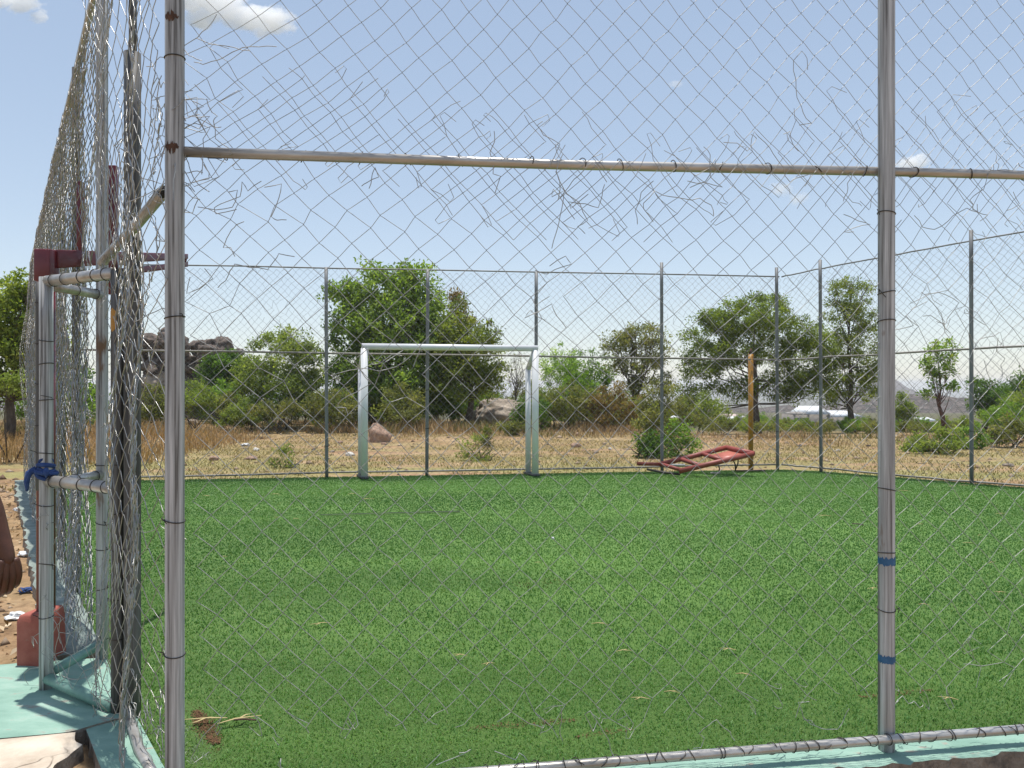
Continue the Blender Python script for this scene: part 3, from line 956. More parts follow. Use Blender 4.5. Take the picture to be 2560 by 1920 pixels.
# ---- far fence and second slanting side
def far_fence(name_label, pts, tops, mids, bots, posts, seed):
    root = thing('wire_fence', (*pts[0], 0), name_label, 'fence')
    segs = [(np.array(pts[i]), np.array(pts[i + 1])) for i in range(len(pts) - 1)]
    for (x, y, z1) in posts:
        post(root, x, y, -.08, z1, .0285, M['far_pipe'], ties=(random.uniform(.5, .8), random.uniform(1.4, 1.9)), tie_r=.004, sides=12, lean=(random.gauss(0, .004), 0))
    for (zs, nm, r) in ((tops, 'top_rail', .012), (mids, 'middle_rail', .016), (bots, 'bottom_rail', .015)):
        q = []
        for i, p in enumerate(pts):
            q.append((p[0], p[1], zs[i]))
        pp = []
        for i in range(len(q) - 1):
            a_, b_ = np.array(q[i]), np.array(q[i + 1])
            for t in np.linspace(0, 1, 9)[:-1]:
                pp.append(a_ + (b_ - a_) * t + (0, 0, random.gauss(0, .005)))
        pp.append(q[-1])
        MB().tube(pp, r, 8).build(nm, M['far_pipe'] if nm == 'top_rail' else M['far_rail'], root, smooth=True)
    mb = MB()
    for i, (a, b) in enumerate(segs):
        fm, n3_, L = line_map(a, b)
        z1 = min(tops[i], tops[i + 1])
        sl = (tops[i + 1] - tops[i]) / L
        chainlink(mb, fm, n3_, .02, L, .06, z1 - .02, r=.0026, sides=3, jit=.010, knuckle=False, seed=seed + i,
                  disp=lambda u, z, sl=sl, i=i: (.02 * math.sin(u * 2 + z), (sl * u + tops[i] - min(tops[i], tops[i + 1])) * z / 3.3 + .02 * math.sin(1.7 * u)),
                  bulge=lambda u, z: .02 * math.sin(u * 1.3) + .02,
                  damage=lambda u, z: .5 if math.sin(u * 1.9 + 1.0) * math.sin(z * 2.1 + seed) > .93 else 0.0)
    mb.build('wire_mesh', M['far_wire'], root)
    return root


fl = LC
fr = FC


def on_far(px):
    k = (px - 1280) / F
    d = fr - fl
    t = (k * fl[1] - fl[0]) / (d[0] - k * d[1])
    return fl + d * t


pl = [(*on_far(817), 3.38), (*on_far(1067), 3.37), (*on_far(1340), 3.37), (*on_far(1655), 3.58), (*on_far(1944), 3.54), (*on_far(330), 3.38)]
far_fence('long straight far fence of grey posts behind the white goal', [fl, fr], [3.36, 3.38], [2.04, 1.92], [.05, .09], pl, 40)
rp = [FC, np.array([5.28, 13.12]), np.array([6.93, 11.58]), np.array([8.7, 9.85]), np.array([10.4, 8.15])]
far_fence('far corner fence slanting towards the viewer beyond the yellow post', [p + np.array([.04, 0]) if i == 0 else p for i, p in enumerate(rp)], [3.38, 3.47, 3.66, 3.8, 3.9], [1.92, 1.95, 2.03, 2.08, 2.1], [.09, .06, .03, .02, .02],
          [(*rp[1], 3.62), (*rp[2], 3.82), (*rp[3], 3.9), (*rp[4], 4.0)], 60)

# ------------------------------------------------------------------ goal
gl = thing('football_goal', (-2.335, 12.15, 0), 'white painted steel goal without a net standing on the far edge of the turf', 'goal')
g1, g2 = np.array([-2.335, 12.15]), np.array([.378, 12.5])
rv = np.array([-.11, .27])
zt1, zt2 = zpx(866, 12.15), zpx(871, 12.5)
for (p, zt) in ((g1, zt1), (g2, zt2)):
    MB().tube([(*p, 0), (*p, zt - .03)], .056, 18).build('upright', M['goal'], gl, smooth=True)
    q = p + rv
    MB().tube([(*q, 0), (*q, zt - .33)], .046, 16).build('rear_upright', M['goal'], gl, smooth=True)
    MB().tube([(*q, zt - .335), (*(p + rv * .08), zt - .02)], .042, 16).build('strut', M['goal'], gl, smooth=True)
    MB().box((p[0] + rv[0] / 2, p[1] + rv[1] / 2, .02), (.12, .42, .04), .38).build('foot', M['dark_pipe'], gl)
MB().tube([(g1[0] - .04, g1[1] - .005, zt1), (g2[0] + .04, g2[1] + .005, zt2)], .050, 18).build('crossbar', M['goal'], gl, smooth=True)

# ------------------------------------------------------------------ fallen frame, yellow post
fm = thing('backboard_frame', P(1700, 1184, 12.4) * (1, 1, 0), 'fallen faded red pipe frame lying tilted on the turf edge below the yellow post', 'steel frame')


def bar(name, a, b, r=.042, mat='red', par=fm):
    return MB().tube([a, (a + b) / 2, b], r, 14).build(name, M[mat], par, smooth=True)


f1, f2 = P(1698, 1178, 12.35), P(1884, 1134, 12.45)
b1, b2 = P(1650, 1161, 12.85), P(1816, 1119, 12.9)
bar('side_bar', f1, f2)
bar('side_bar', b1, b2)
bar('end_bar', b2, f2)
bar('crossbar', b1 + (b2 - b1) * .31, f1 + (f2 - f1) * .30, .036)
bar('crossbar', b1 + (b2 - b1) * .63, f1 + (f2 - f1) * .60, .036)
MB().beam(b1 + (0, 0, .01), f1 + (0, 0, .03), .05, .05).build('flat_bar', M['red'], fm)
MB().beam(P(1592, 1159, 12.9), b1 + (.05, 0, 0), .05, .055).build('stub_bar', M['red'], fm)
c1_, c2_ = b1 + (b2 - b1) * .67, f1 + (f2 - f1) * .66
mid = [c1_ * .82 + c2_ * .18, b2 * .82 + f2 * .18, b2 * .2 + f2 * .8, c1_ * .2 + c2_ * .8]
v = [p + (0, 0, dz) for dz in (-.035, -.022) for p in mid]
MB().add(v, [[0, 3, 2, 1], [4, 5, 6, 7], [0, 1, 5, 4], [1, 2, 6, 5], [2, 3, 7, 6], [3, 0, 4, 7]]).build('plate', M['redplate'], fm)
MB().tube([P(1617, 1173, 12.6), P(1660, 1181, 12.55), P(1700, 1186, 12.4)], .02, 8).build('hanging_bar', M['tie'], fm, smooth=True)
for (pa_, pb_) in (((1796, 1162, 12.6), (1797, 1181, 12.6)), ((1846, 1146, 12.6), (1838, 1176, 12.7)), ((1834, 1152, 12.6), (1838, 1172, 12.7))):
    MB().tube([P(*pa_), (P(*pa_) + P(*pb_)) / 2 + (.015, 0, 0), P(*pb_)], .011, 8).build('leg', M['tie'], fm, smooth=True)
yp = thing('post', (4.13, 13.36, 0), 'ochre yellow post standing behind the fallen red frame', 'post')
yb_ = P(1877, 1172, 13.4)
MB().tube([(yb_[0], 13.4, -.08), (yb_[0], 13.4, 2.02)], .042, 14).build('shaft', M['yellow'], yp, smooth=True)
MB().tube([(yb_[0], 13.4, 2.02), (yb_[0] + .004, 13.4, 2.12)], [.042, .012], 14).build('broken_tip', M['rust'], yp)
wp = MB().tube([P(1677, 1163, 12.95), P(1712, 1163, 12.95)], .022, 10)
tag(wp.build('pipe_offcut', M['goal'], smooth=True, origin=P(1690, 1163, 12.95)), 'short pale pipe lying under the fallen red frame', 'pipe')
pk = MB().beam(P(1777, 1182, 12.75), P(1800, 1182, 12.75), .05, .02)
tag(pk.build('wooden_batten', M['whitestone'], origin=P(1790, 1182, 12.75)), 'pale wooden batten lying on turf beside the fallen frame', 'batten')
pk = MB().beam(P(1838, 1177, 13.0), P(1912, 1176, 13.1), .05, .02)
tag(pk.build('wooden_batten', M['bark'], origin=P(1875, 1176, 13.05)), 'dark wooden batten lying at the foot of the yellow post', 'batten')

# ------------------------------------------------------------------ straw bits and small litter on the turf
sb = MB()
rn = random.Random(5)
straw_pts = [(515, 1812), (600, 1814), (1500, 1571), (1345, 1415), (690, 1300), (690, 1240), (740, 1303), (455 + 60, 1245), (1775, 1415), (1560, 1640), (1820, 1635), (2055, 1410), (2410, 1218), (2380, 1220), (2500, 1290), (2060, 1295),
             (2260, 1232), (2300, 1317), (2420, 1365), (2480, 1415), (2180, 1480), (1150, 1650), (1220, 1672), (880, 1240), (920, 1252), (2450, 1345), (2310, 1522), (2500, 1490), (990, 1420), (1600, 1760), (1860, 1700), (1680, 1745), (2370, 1760), (560, 1400), (800, 1570)]
src = None
base_tint = np.array([.50, .40, .20])
for k, (px, py) in enumerate(straw_pts):
    p = G(px, py)
    s_ = .05 if py > 1500 else .08
    if src is None:
        m_ = MB()
        tips = [np.array([-.5, 0, .0]), np.array([-.1, .03, .15]), np.array([.5, .0, .05])]
        m_.tube([t * 2 * s_ for t in tips], [.003, .004, .002], 4)
        m_.tube([np.array([.0, .02, .14]) * 2 * s_, np.array([.15, .2, .1]) * 2 * s_, np.array([.3, .25, .02]) * 2 * s_], [.003, .003, .0015], 4)
        n_ = m_.n
        src = m_.build('straw_bit', M['straw'], tint=np.tile(base_tint, (n_, 1)))
        o = src
    else:
        o = src.copy()
        col.objects.link(o)
    big = 1.6 if k in (0, 1) else (1.4 if py < 1300 else rn.uniform(.55, 1.0))
    o.location = (p[0], p[1], .026)
    o.rotation_euler = (0, 0, rn.uniform(-.5, .5) + rn.choice((0, math.pi)))
    o.scale = (big * rn.uniform(.8, 1.2), big, .5)
    tag(o, 'pale dry straw bit lying loose on the green turf', 'straw', 'straw bits on the turf')
lt = MB()
q = G(1382, 1353)
lt.box((*q[:2], .03), (.03, .02, .02), .4, .6)
tag(lt.build('paper_scrap', M['plastic'], origin=q), 'tiny white scrap on the middle of the turf', 'scrap')
ls = MB()
q1, q2 = G(2130, 1316), G(2160, 1320)
ls.tube([q1 + (0, 0, .03), (q1 + q2) / 2 + (0, 0, .035), q2 + (0, 0, .03)], .006, 6)
tag(ls.build('stick', M['bark'], origin=q1), 'thin dark stick on the turf near the blue marked post', 'stick')
ls = MB()
q1, q2 = G(585, 1817), G(640, 1817)
ls.tube([q1 + (0, 0, .03), (q1 + q2) / 2 + (0, 0, .034), q2 + (0, 0, .03)], .004, 6)
tag(ls.build('stick', M['redbark'], origin=q1), 'short brown stick on the turf beside the worn brown corner', 'stick')

# ------------------------------------------------------------------ vegetation
def leaves(centers, rads, n_each, size, cols, up=.35, aspect=.45, seed=0, spread=1.0, flat=1.0):
    """leaf-sized folded rhombs in clumps -> verts, faces, tint"""
    rg_ = np.random.default_rng(seed)
    N = len(centers)
    idx = np.repeat(np.arange(N), n_each)
    n = len(idx)
    g = rg_.normal(0, 1, (n, 3))
    g /= np.linalg.norm(g, axis=1)[:, None]
    g *= (rg_.random((n, 1)) ** .45)
    g[:, 2] *= flat
    p = centers[idx] + g * rads[idx][:, None] * spread
    d = rg_.normal(0, 1, (n, 3)) + g * .8
    d /= np.linalg.norm(d, axis=1)[:, None]
    nn = rg_.normal(0, 1, (n, 3)) + np.array([0, 0, up * 3])
    s = np.cross(d, nn)
    s /= np.linalg.norm(s, axis=1)[:, None] + 1e-9
    nn = np.cross(s, d)
    L = size * rg_.uniform(.6, 1.35, (n, 1))
    W = L * aspect
    v = np.empty((n, 4, 3))
    v[:, 0] = p
    v[:, 1] = p + d * L * .5 + s * W * .5 + nn * L * .08
    v[:, 2] = p + d * L
    v[:, 3] = p + d * L * .5 - s * W * .5 + nn * L * .08
    i = np.arange(n) * 4
    f = np.concatenate([np.stack([i, i + 1, i + 2, i + 2], -1), np.stack([i, i + 2, i + 3, i + 3], -1)])
    cols = np.asarray(cols, float)
    tcl = rg_.random(N)[idx] * .65 + rg_.random(n) * .35
    k = np.minimum((tcl * (len(cols) - 1)).astype(int), len(cols) - 2)
    fr_ = (tcl * (len(cols) - 1) - k)[:, None]
    c = cols[k] * (1 - fr_) + cols[k + 1] * fr_
    c = c * rg_.uniform(.75, 1.25, (n, 1))
    return v.reshape(-1, 3), f, np.repeat(c, 4, axis=0)


def clump_centers(ells, d, density, seed, shell=.5, depth=1.0):
    """clump centres inside picture-sized ellipsoids standing at distance d"""
    rg_ = np.random.default_rng(seed)
    out = []
    for e in ells:
        px, py, rx, ry = e[:4]
        dd = d + (e[4] if len(e) > 4 else 0)
        c = P(px, py, dd)
        ax, az = rx / F * dd, ry / F * dd
        ay = ax * .85 * depth
        n = max(4, int(density * ax * az * 10))
        g = rg_.normal(0, 1, (n, 3))
        g /= np.linalg.norm(g, axis=1)[:, None]
        g *= rg_.uniform(shell, 1.0, (n, 1)) ** .6
        bump_ = 1 + .22 * np.sin(g[:, :1] * 5 + seed) * np.cos(g[:, 2:] * 6 + g[:, 1:2] * 4)
        out.append(c + g * bump_ * np.array([ax, ay, az]))
    return np.vstack(out)


GREENS = [(.030, .055, .016), (.055, .095, .026), (.085, .135, .038), (.13, .175, .06)]
YGREENS = [(.048, .062, .024), (.075, .10, .036), (.11, .135, .05), (.17, .185, .09)]
DGREENS = [(.018, .038, .014), (.035, .065, .022), (.055, .095, .03), (.08, .12, .04)]
OLIVE = [(.038, .042, .022), (.062, .07, .034), (.09, .094, .048), (.13, .118, .07)]
BROWNS = [(.05, .036, .026), (.085, .06, .04), (.12, .085, .055), (.085, .085, .042)]
PALE = [(.05, .085, .03), (.09, .14, .05), (.15, .205, .085), (.25, .30, .15)]


def tree(name, label, cat, d, base_px, ells, trunk_r, palette, leaf=.11, dens=5.0, per=45, clump=.30, seed=0, group=None, trunk_mat='bark', trunk_pts=None, limbs=22, shell=.35, base_y=None, up=.35, aspect=.45, stems=1, depth=1.0, flat=.75):
    rnd = random.Random(seed)
    x0 = (base_px - 1280) / F * d
    z0 = float(gz(x0, d)) - .05
    root = thing(name, (x0, d, z0), label, cat, group)
    cc = clump_centers(ells, d, dens, seed, shell, depth)
    cc = cc[cc[:, 2] > z0 + .05]
    rads = clump * np.random.default_rng(seed + 1).uniform(.6, 1.35, len(cc))
    v, f, c = leaves(cc, rads, int(per * 1.5), leaf * .92, np.array(palette) * np.array([2.6, 2.6, 1.9]), up, aspect, seed, flat=flat)
    lowv = v[:, 2] < z0 + .02
    v[lowv, 2] = z0 + .02
    # woody parts: one or several stems reaching up into the crown, limbs to the clumps
    mb = MB()
    crown_c = cc.mean(0)
    zlow, ztop = cc[:, 2].min(), cc[:, 2].max()
    for s in range(stems):
        bx = x0 + (rnd.gauss(0, .12) if stems > 1 else 0)
        by = d + (rnd.gauss(0, .12) if stems > 1 else 0)
        if trunk_pts and s == 0:
            pts = [np.array([bx, by, z0])] + [P(*q, d) for q in trunk_pts]
        else:
            tgt = np.array([crown_c[0] + rnd.gauss(0, .15) * (1 + 2 * (stems > 1)), crown_c[1], z0 + (ztop - z0) * .62])
            pts = [np.array([bx, by, z0])]
            for t in (.2, .4, .6, .8, 1):
                pts.append(np.array([bx, by, z0]) * (1 - t) + tgt * t + np.array([rnd.gauss(0, trunk_r * .7), rnd.gauss(0, trunk_r * .7), 0]))
        pts = np.array(pts)
        rr = trunk_r * np.linspace(1.15, .18, len(pts)) ** 1.2 / (stems ** .5)
        mb.tube(pts, rr, 9)
        sel = rnd.sample(range(len(cc)), min(limbs // stems, len(cc)))
        for k in sel:
            tg = cc[k]
            t = rnd.uniform(.35, 1)
            jx = t * (len(pts) - 1)
            j = min(int(jx), len(pts) - 2)
            st_ = pts[j] + (pts[j + 1] - pts[j]) * (jx - j)
            if st_[2] > tg[2] - .05:
                st_ = pts[max(1, len(pts) // 3)]
            mid_ = st_ * .5 + tg * .5 + np.array([rnd.gauss(0, .12), rnd.gauss(0, .12), -.12 * np.linalg.norm(tg - st_)])
            r0 = min(trunk_r * .28, .04) / stems ** .5
            q = np.array([st_, st_ * .62 + mid_ * .38, mid_, mid_ * .45 + tg * .55, tg])
            mb.tube(q, [r0, r0 * .8, r0 * .6, r0 * .4, r0 * .2], 6)
            for _ in range(2):
                e = tg + np.array([rnd.gauss(0, clump), rnd.gauss(0, clump), rnd.gauss(0, clump)])
                mb.tube([mid_ * .4 + tg * .6, (mid_ * .4 + tg * .6 + e) / 2 + (0, 0, .03), e], [r0 * .35, r0 * .25, r0 * .12], 4)
    mb.build('trunk', M[trunk_mat], root, smooth=True)
    m2 = MB().add(v, f)
    m2.build('crown', M['leaf'], root, tint=c)
    return root


# big broad-leaved tree behind the goal: dark inner mass, pale outer shoots
tree('broadleaf_tree', 'largest tree, a broad green crown rising above the far fence behind the goal', 'tree', 29, 1000,
     [(1000, 900, 165, 110), (985, 800, 130, 85), (960, 730, 100, 60), (1060, 760, 60, 60), (880, 830, 60, 70), (860, 740, 45, 35), (1020, 690, 55, 28), (1100, 890, 90, 90), (900, 960, 80, 60), (1000, 985, 140, 50)],
     .20, [(.04, .058, .022), (.065, .098, .03), (.105, .15, .045), (.18, .22, .085)], .17, 5.2, 40, .34, 101, limbs=40, shell=.3)
tree('broadleaf_tree', 'olive tree with a brown dying top leaning against the largest tree', 'tree', 28, 1165,
     [(1175, 890, 85, 85), (1200, 840, 55, 45), (1140, 800, 40, 60), (1225, 930, 45, 55), (1160, 960, 90, 50)],
     .13, [(.032, .042, .016), (.06, .078, .025), (.10, .122, .035), (.17, .165, .055)], .13, 5.5, 42, .30, 102, limbs=26)
tree('dying_tree', 'thin tree top with dry reddish brown leaves beside the largest crown', 'tree', 30, 1130,
     [(1135, 770, 30, 40), (1160, 800, 28, 30), (1140, 735, 16, 14)], .07, BROWNS, .13, 6, 30, .2, 103, limbs=18)
tree('shrub', 'yellow green shrub with pale upright shoots between fence and goal', 'shrub', 27, 700,
     [(690, 900, 90, 60), (720, 860, 70, 35), (640, 930, 60, 50), (760, 905, 45, 55), (700, 960, 110, 45), (790, 960, 30, 50)],
     .06, YGREENS, .12, 5.5, 44, .24, 104, limbs=40, stems=5)
tree('shrub', 'dark green rounded bush at the foot of the rocky outcrop', 'shrub', 33, 570,
     [(570, 915, 55, 42), (540, 930, 40, 35), (605, 930, 35, 40), (560, 960, 60, 30)], .07, DGREENS, .13, 7, 50, .28, 105, stems=3)
for k, (px, py, rx, ry, d, pal, lab) in enumerate([
        (490, 985, 60, 30, 26, YGREENS, 'low light green bush below the dark rounded bush'),
        (590, 1005, 60, 28, 26.5, OLIVE, 'low olive bush under the yellow green shrub'),
        (830, 1010, 70, 45, 25.5, OLIVE, 'olive brown bush in front of the largest tree, next to the goal upright'),
        (690, 1020, 70, 22, 25, OLIVE, 'low brownish bush before the yellow green shrub with pale shoots'),
        (1330, 1030, 50, 40, 25, DGREENS, 'dark low bush against the big pale rock by the goal'),
        (1290, 1062, 40, 16, 22.5, OLIVE, 'low scrub bush beneath the big pale rock'),
        (1400, 915, 55, 50, 33, PALE, 'grey green bush just past the goal upright'),
        (1460, 935, 75, 55, 31, GREENS, 'bushy green shrub between the goal and the sparse leaning tree'),
        (1420, 1000, 85, 50, 26, OLIVE, 'olive thorny bush between the goal and the next fence post'),
        (1530, 1010, 70, 50, 25.5, BROWNS, 'brown leafless looking bush beyond the second fence post after the goal'),
        (1640, 1000, 50, 60, 24, OLIVE, 'olive bush directly behind the post left of the spreading tree')]):
    tree('bush', lab, 'bush', d, px, [(px, py, rx, ry), (px - rx * .4, py + ry * .3, rx * .6, ry * .7), (px + rx * .45, py + ry * .25, rx * .55, ry * .8)], .04, pal, .10, 6, 40, .2, 120 + k, stems=4, limbs=28)
tree('thorn_tree', 'sparse leaning tree with a small round crown left of the spreading tree', 'tree', 30, 1580,
     [(1590, 845, 75, 38), (1550, 870, 50, 40), (1640, 875, 45, 35), (1590, 910, 70, 30), (1620, 960, 60, 40)], .12, OLIVE + [(.10, .15, .05)], .11, 6.2, 44, .26, 106, limbs=22, shell=.25)
tree('acacia_tree', 'wide spreading flat-topped acacia with a dark trunk behind the yellow post', 'tree', 32, 1893,
     [(1870, 800, 120, 45), (1780, 850, 80, 40), (1950, 830, 95, 45), (1900, 760, 75, 26), (1840, 880, 110, 40), (1990, 890, 60, 45), (1760, 920, 65, 40), (1740, 985, 55, 35), (1840, 970, 65, 30), (1960, 960, 70, 40), (2010, 970, 40, 45), (2045, 870, 50, 55), (2060, 940, 45, 35), (1800, 800, 60, 30)],
     .17, [(.030, .042, .016), (.055, .075, .022), (.085, .11, .03), (.13, .16, .052)], .11, 6.0, 60, .30, 107, trunk_pts=[(1885, 1010), (1892, 960), (1885, 915), (1890, 870)], limbs=18, shell=.3)
tree('acacia_tree', 'tall airy acacia with light green feathery crown beside the near fence post', 'tree', 33, 2132,
     [(2130, 740, 55, 40), (2100, 780, 50, 40), (2165, 790, 45, 45), (2130, 850, 75, 45), (2080, 900, 60, 35), (2170, 910, 55, 60), (2130, 960, 80, 45), (2075, 980, 55, 35), (2110, 710, 35, 24)],
     .13, [(.035, .05, .016), (.07, .09, .026), (.115, .135, .042), (.18, .20, .08)], .105, 5.2, 48, .25, 108, trunk_pts=[(2125, 1020), (2128, 950), (2120, 880), (2125, 800)], limbs=30, shell=.2)
tree('young_tree', 'small lone tree with a thin crooked reddish trunk on the open slope', 'tree', 30, 2364,
     [(2345, 880, 38, 26), (2370, 875, 24, 24), (2350, 920, 36, 24), (2345, 955, 24, 24), (2325, 905, 20, 16), (2322, 985, 12, 8), (2378, 965, 10, 10)],
     .09, GREENS + [(.16, .17, .07)], .15, 5.2, 26, .20, 109, trunk_mat='redbark', trunk_pts=[(2356, 1040), (2346, 1010), (2352, 975), (2350, 930)], limbs=16)
tree('broadleaf_tree', 'dark green tree cut by the picture edge beyond the last far post', 'tree', 36, 2545,
     [(2545, 990, 45, 45), (2530, 1020, 40, 35), (2590, 1000, 60, 60), (2580, 960, 50, 40)], .14, DGREENS, .13, 6, 46, .3, 110)
tree('broadleaf_tree', 'round dark green tree standing right behind the last far fence post', 'tree', 38, 2465,
     [(2465, 1000, 40, 42), (2490, 985, 30, 28), (2450, 965, 26, 20), (2490, 1030, 40, 28)], .14, DGREENS, .13, 6, 46, .3, 111)
tree('shrub', 'rounded green bush half hidden behind the near fence post', 'shrub', 38, 2255,
     [(2245, 1010, 30, 36), (2262, 1025, 26, 26), (2230, 1030, 30, 30)], .07, YGREENS, .11, 7, 46, .24, 112, stems=3)
tree('broadleaf_tree', 'leafy tree rising at the picture edge outside the pipe gate', 'tree', 21, 20,
     [(20, 730, 60, 45), (60, 760, 40, 50), (30, 830, 75, 70), (75, 850, 40, 60), (10, 900, 70, 40), (-60, 780, 90, 90), (60, 700, 40, 22), (110, 800, 40, 60), (130, 880, 40, 50), (40, 950, 80, 40), (-40, 960, 80, 50), (60, 910, 50, 40), (0, 870, 70, 60), (90, 960, 50, 30)],
     .13, [(.035, .055, .016), (.075, .10, .028), (.12, .145, .042), (.20, .22, .11)], .13, 5.5, 46, .26, 113, limbs=34)
tree('shrub', 'thin young shrub with yellowish leaves in the orange grass under the edge tree', 'shrub', 15, 15,
     [(20, 940, 50, 30), (50, 960, 35, 28), (-10, 960, 40, 35), (90, 960, 40, 35)], .03, YGREENS, .09, 4, 26, .16, 114, stems=3, trunk_pts=[(12, 1060), (14, 1000), (22, 950)], limbs=18)
for k, (px, py, rx, ry, d, pal, lab) in enumerate([
        (1635, 1065, 45, 42, 17.0, OLIVE, 'green bush growing against the post behind the fallen red frame'),
        (1690, 1098, 58, 36, 16.5, GREENS, 'leafy bush just above the fallen red frame'),
        (1625, 1120, 40, 28, 16.0, DGREENS, 'dark low bush touching the ground left of the fallen frame'),
        (2350, 1105, 70, 28, 17, YGREENS, 'broad leaved low shrub under the small lone tree'),
        (2420, 1100, 55, 26, 18.5, GREENS, 'low green shrub at the last far fence post'),
        (2290, 1115, 35, 18, 17.5, YGREENS, 'smallest low shrub next to the near fence post'),
        (2530, 1080, 60, 32, 19, OLIVE, 'olive brush near the picture edge beneath the dark trees'),
        (1190, 1130, 48, 34, 15.5, YGREENS, 'small sprawling shrub on bare soil inside the goal mouth view'),
        (1215, 1095, 22, 22, 15.8, OLIVE, 'thin twiggy shrub above the sprawling one in the goal'),
        (700, 1150, 40, 40, 14.2, YGREENS, 'thin weed sprouting close to the far fence in the first wide bay')]):
    sm_ = k >= 7
    tree('bush', lab, 'bush', d, px, [(px, py, rx, ry), (px - rx * .4, py + ry * .35, rx * .6, ry * .6), (px + rx * .45, py + ry * .3, rx * .5, ry * .7), (px + rx * .1, py - ry * .8, rx * .4, ry * .5)], .022 if sm_ else .035, pal, .06 if sm_ else .085, 5 if sm_ else 9, 26 if sm_ else 42, .12 if sm_ else .17, 140 + k, stems=4, limbs=24)
# continuous line of low scrub: three shapes, copied
scrub = []
for k in range(3):
    ex = [(1280, 1005, 62, 36), (1240, 1025, 45, 30), (1325, 1020, 48, 32), (1290, 980, 30, 22)]
    scrub.append(tree('scrub_bush', 'dull olive scrub bush in the brush line behind the dry grass', 'bush', 28, 1280, [(a_ + 8 * k, b_ - 3 * k, c_ * (1 + .1 * k), d_) for a_, b_, c_, d_ in ex], .04, (OLIVE, YGREENS, GREENS)[k], .11, 6, 40, .2, 200 + k, stems=5, limbs=30,
                      group='scrub bushes of the brush line'))


def copy_tree(r, x, y, sc_, rot, label, group):
    c = r.copy()
    col.objects.link(c)
    c.location = (x, y, float(gz(x, y)) - .05)
    c.scale = (sc_, sc_, sc_)
    c.rotation_euler = (0, 0, rot)
    tag(c, label, None, group)
    for ch in r.children:
        q = ch.copy()
        col.objects.link(q)
        q.parent = c
    return c


rs = random.Random(9)
spots_ = [(px + rs.gauss(0, 14), rs.uniform(25.5, 31)) for px in list(range(395, 1760, 62)) + [1120, 1010, 930, 2500, 2580, 2620]]
for k, (px, d) in enumerate(spots_):
    if 1130 < px < 1360:
        d = 31.5 + .01 * (px - 1130)
    x = (px - 1280) / F * d
    if k < 3:
        o = scrub[k]
        o.location = (x, d, float(gz(x, d)) - .05)
    else:
        copy_tree(scrub[k % 3], x, d, rs.uniform(.6, 1.15), rs.uniform(0, 6.3), 'dull olive scrub bush in the brush line behind the dry grass', 'scrub bushes of the brush line')
for k in range(12):
    copy_tree(scrub[k % 3], rs.uniform(-30, -14), rs.uniform(22, 34), rs.uniform(.7, 1.3), rs.uniform(0, 6.3), 'dull olive scrub bush in the brush line behind the dry grass', 'scrub bushes of the brush line')
for k in range(46):
    px, d = rs.uniform(1735, 2440), rs.uniform(31, 41)
    copy_tree(scrub[k % 3], (px - 1280) / F * d, d, rs.uniform(.28, .5), rs.uniform(0, 6.3), 'dull olive scrub bush in the brush line behind the dry grass', 'scrub bushes of the brush line')
for k in range(22):
    px, d = rs.choice((rs.uniform(1380, 1730), rs.uniform(2440, 2640), rs.uniform(1760, 1990))), rs.uniform(40, 70)
    copy_tree(scrub[k % 3], (px - 1280) / F * d, d, rs.uniform(.35, .7) if 1735 < px < 2400 else rs.uniform(.7, 1.5), rs.uniform(0, 6.3), 'distant scrub bush on the falling ground before the houses', 'distant scrub bushes')
# bare twiggy tree beside the big rock
tree('bare_tree', 'small bare twiggy tree standing by the big pale rock', 'tree', 31, 1285, [(1285, 925, 28, 45), (1295, 895, 22, 24)], .06, OLIVE, .08, 5, 4, .2, 160, limbs=34)
for k, (px, py, rx, ry, d) in enumerate([(2040, 1068, 60, 14, 25.5), (2180, 1068, 50, 14, 25.5), (1800, 1066, 60, 14, 26), (1920, 1068, 55, 13, 25), (2300, 1066, 50, 14, 26)]):
    tree('bush', ['low dull green bush below the white roof', 'low bush at the foot of the airy acacia', 'dark low bush under the pinkish roofs', 'low bush by the spreading acacia trunk', 'grassy low bush left of the lone tree trunk'][k], 'bush', d, px,
         [(px, py, rx, ry)], .03, OLIVE, .09, 9, 40, .18, 170 + k, stems=3, limbs=12, depth=.6)


